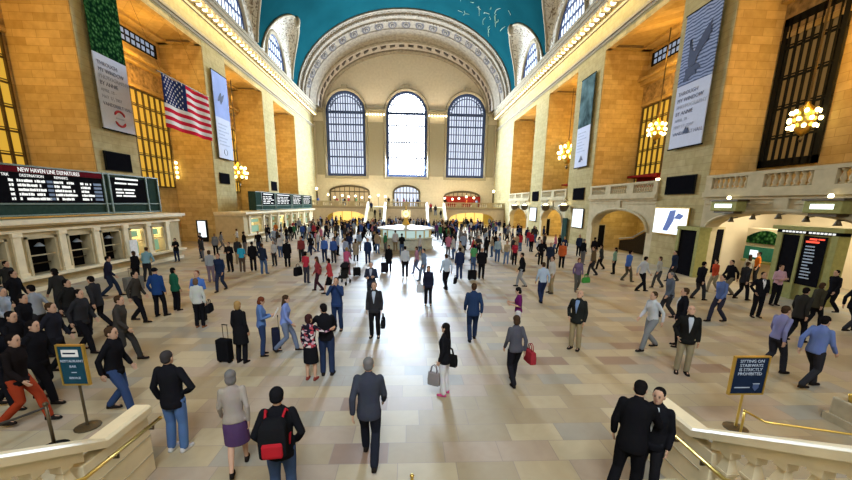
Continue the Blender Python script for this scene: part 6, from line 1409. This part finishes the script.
# every label singles out one of them: a doubled description takes its place from the left
by = {}
for p_, d_, z_ in AUTO: by.setdefault((d_, z_), []).append(p_)
def scr(p_):
    d = Vector(p_.location)-CAM; return (d.dot(_r))/d.dot(_f)
ORD = ['leftmost', 'second from left', 'third from left', 'fourth from left', 'fifth from left', 'sixth from left']
for (d_, z_), L in by.items():
    L.sort(key=scr)
    for k, p_ in enumerate(L): p_['label'] = d_+' '+z_+('' if len(L) == 1 else ', '+(ORD[k] if k < len(L)-1 or k == 0 else 'rightmost')); p_['group'] = 'far crowd'

# the rest of the crowd far back, too small and dense to tell apart
CC = ['black', 'navy', 'charcoal', 'white', 'blue', 'grey', 'red', 'skin', 'hairdark']
CV = dict(black=BLK, navy=(.02, .03, .08), charcoal=(.045, .045, .05), white=(.55, .57, .62), blue=(.10, .17, .40), grey=(.20, .21, .24), red=(.34, .04, .06), skin=(.5, .31, .22), hairdark=(.02, .016, .012))
mats = []
for c_ in CC: M['crowd_'+c_] = plain('crowd_'+c_, CV[c_], 0.9, noise=.05); M['crowd_'+c_].node_tree.nodes['Principled BSDF'].inputs['Specular IOR Level'].default_value = 0; mats.append('crowd_'+c_)
def figure(m, v, face, tcol, bcol, h):
    g = MB(); k = h/1.75; mt = Matrix.Translation(v) @ Matrix.Rotation(R(face), 4, 'Z') @ Matrix.Scale(k, 4); st = rr.uniform(-.14, .14)
    g.m(bcol)
    for sg in (-1, 1): g.tube([(sg*.09, 0, .93), (sg*.10, sg*st+.02, .50), (sg*.10, sg*st*1.6-.02, .06), (sg*.10, sg*st*1.6+.10, .03)], [.10, .075, .06, .04], 6)
    g.m(tcol); g.rings([ring((0, y, z), rx+.015, ry+.015, 8) for z, rx, ry, y in TORSO])
    for sg in (-1, 1): g.tube([(sg*.17, 0, 1.42), (sg*.22, -.03, 1.13), (sg*.20, .10, .92)], [.062, .052, .042], 6)
    g.m(7); g.ell((0, .015, 1.63), .072, .092, .115, 8, 6); g.tube([(0, 0, 1.48), (0, 0, 1.56)], .055, 6)
    for sg in (-1, 1): g.ell((sg*.20, .12, .86), .03, .04, .07, 6, 4)
    g.m(8); g.ell((0, -.015, 1.67), .08, .098, .09, 8, 6)
    o = len(m.v); m.v += [tuple(mt @ Vector(q)) for q in g.v]; m.f += [tuple(i+o for i in f_) for f_ in g.f]; m.mi += g.mi
m = MB(); n = tries = 0
while n < 130 and tries < 8000:
    tries += 1; v = Vector((rr.uniform(-15.2, 16), rr.uniform(41, 69), 0))
    if 62 < v.y and (-7.4 < v.x < -3.2 or 3.4 < v.x < 7.6): continue
    if not clear(v, .55): continue
    figure(m, v, rr.uniform(0, 360), rr.choices(range(7), [6, 5, 4, 2, 3, 2, 1])[0], rr.choice([0, 0, 1, 2, 2, 5]), rr.gauss(1.71, .07)); PEOPLE.append((v, 1.7)); n += 1
o = m.build('crowd', mats); o['kind'] = 'stuff'; tag(o, 'dense far crowd in dark clothes before the lit shops under the far balcony', 'crowd')
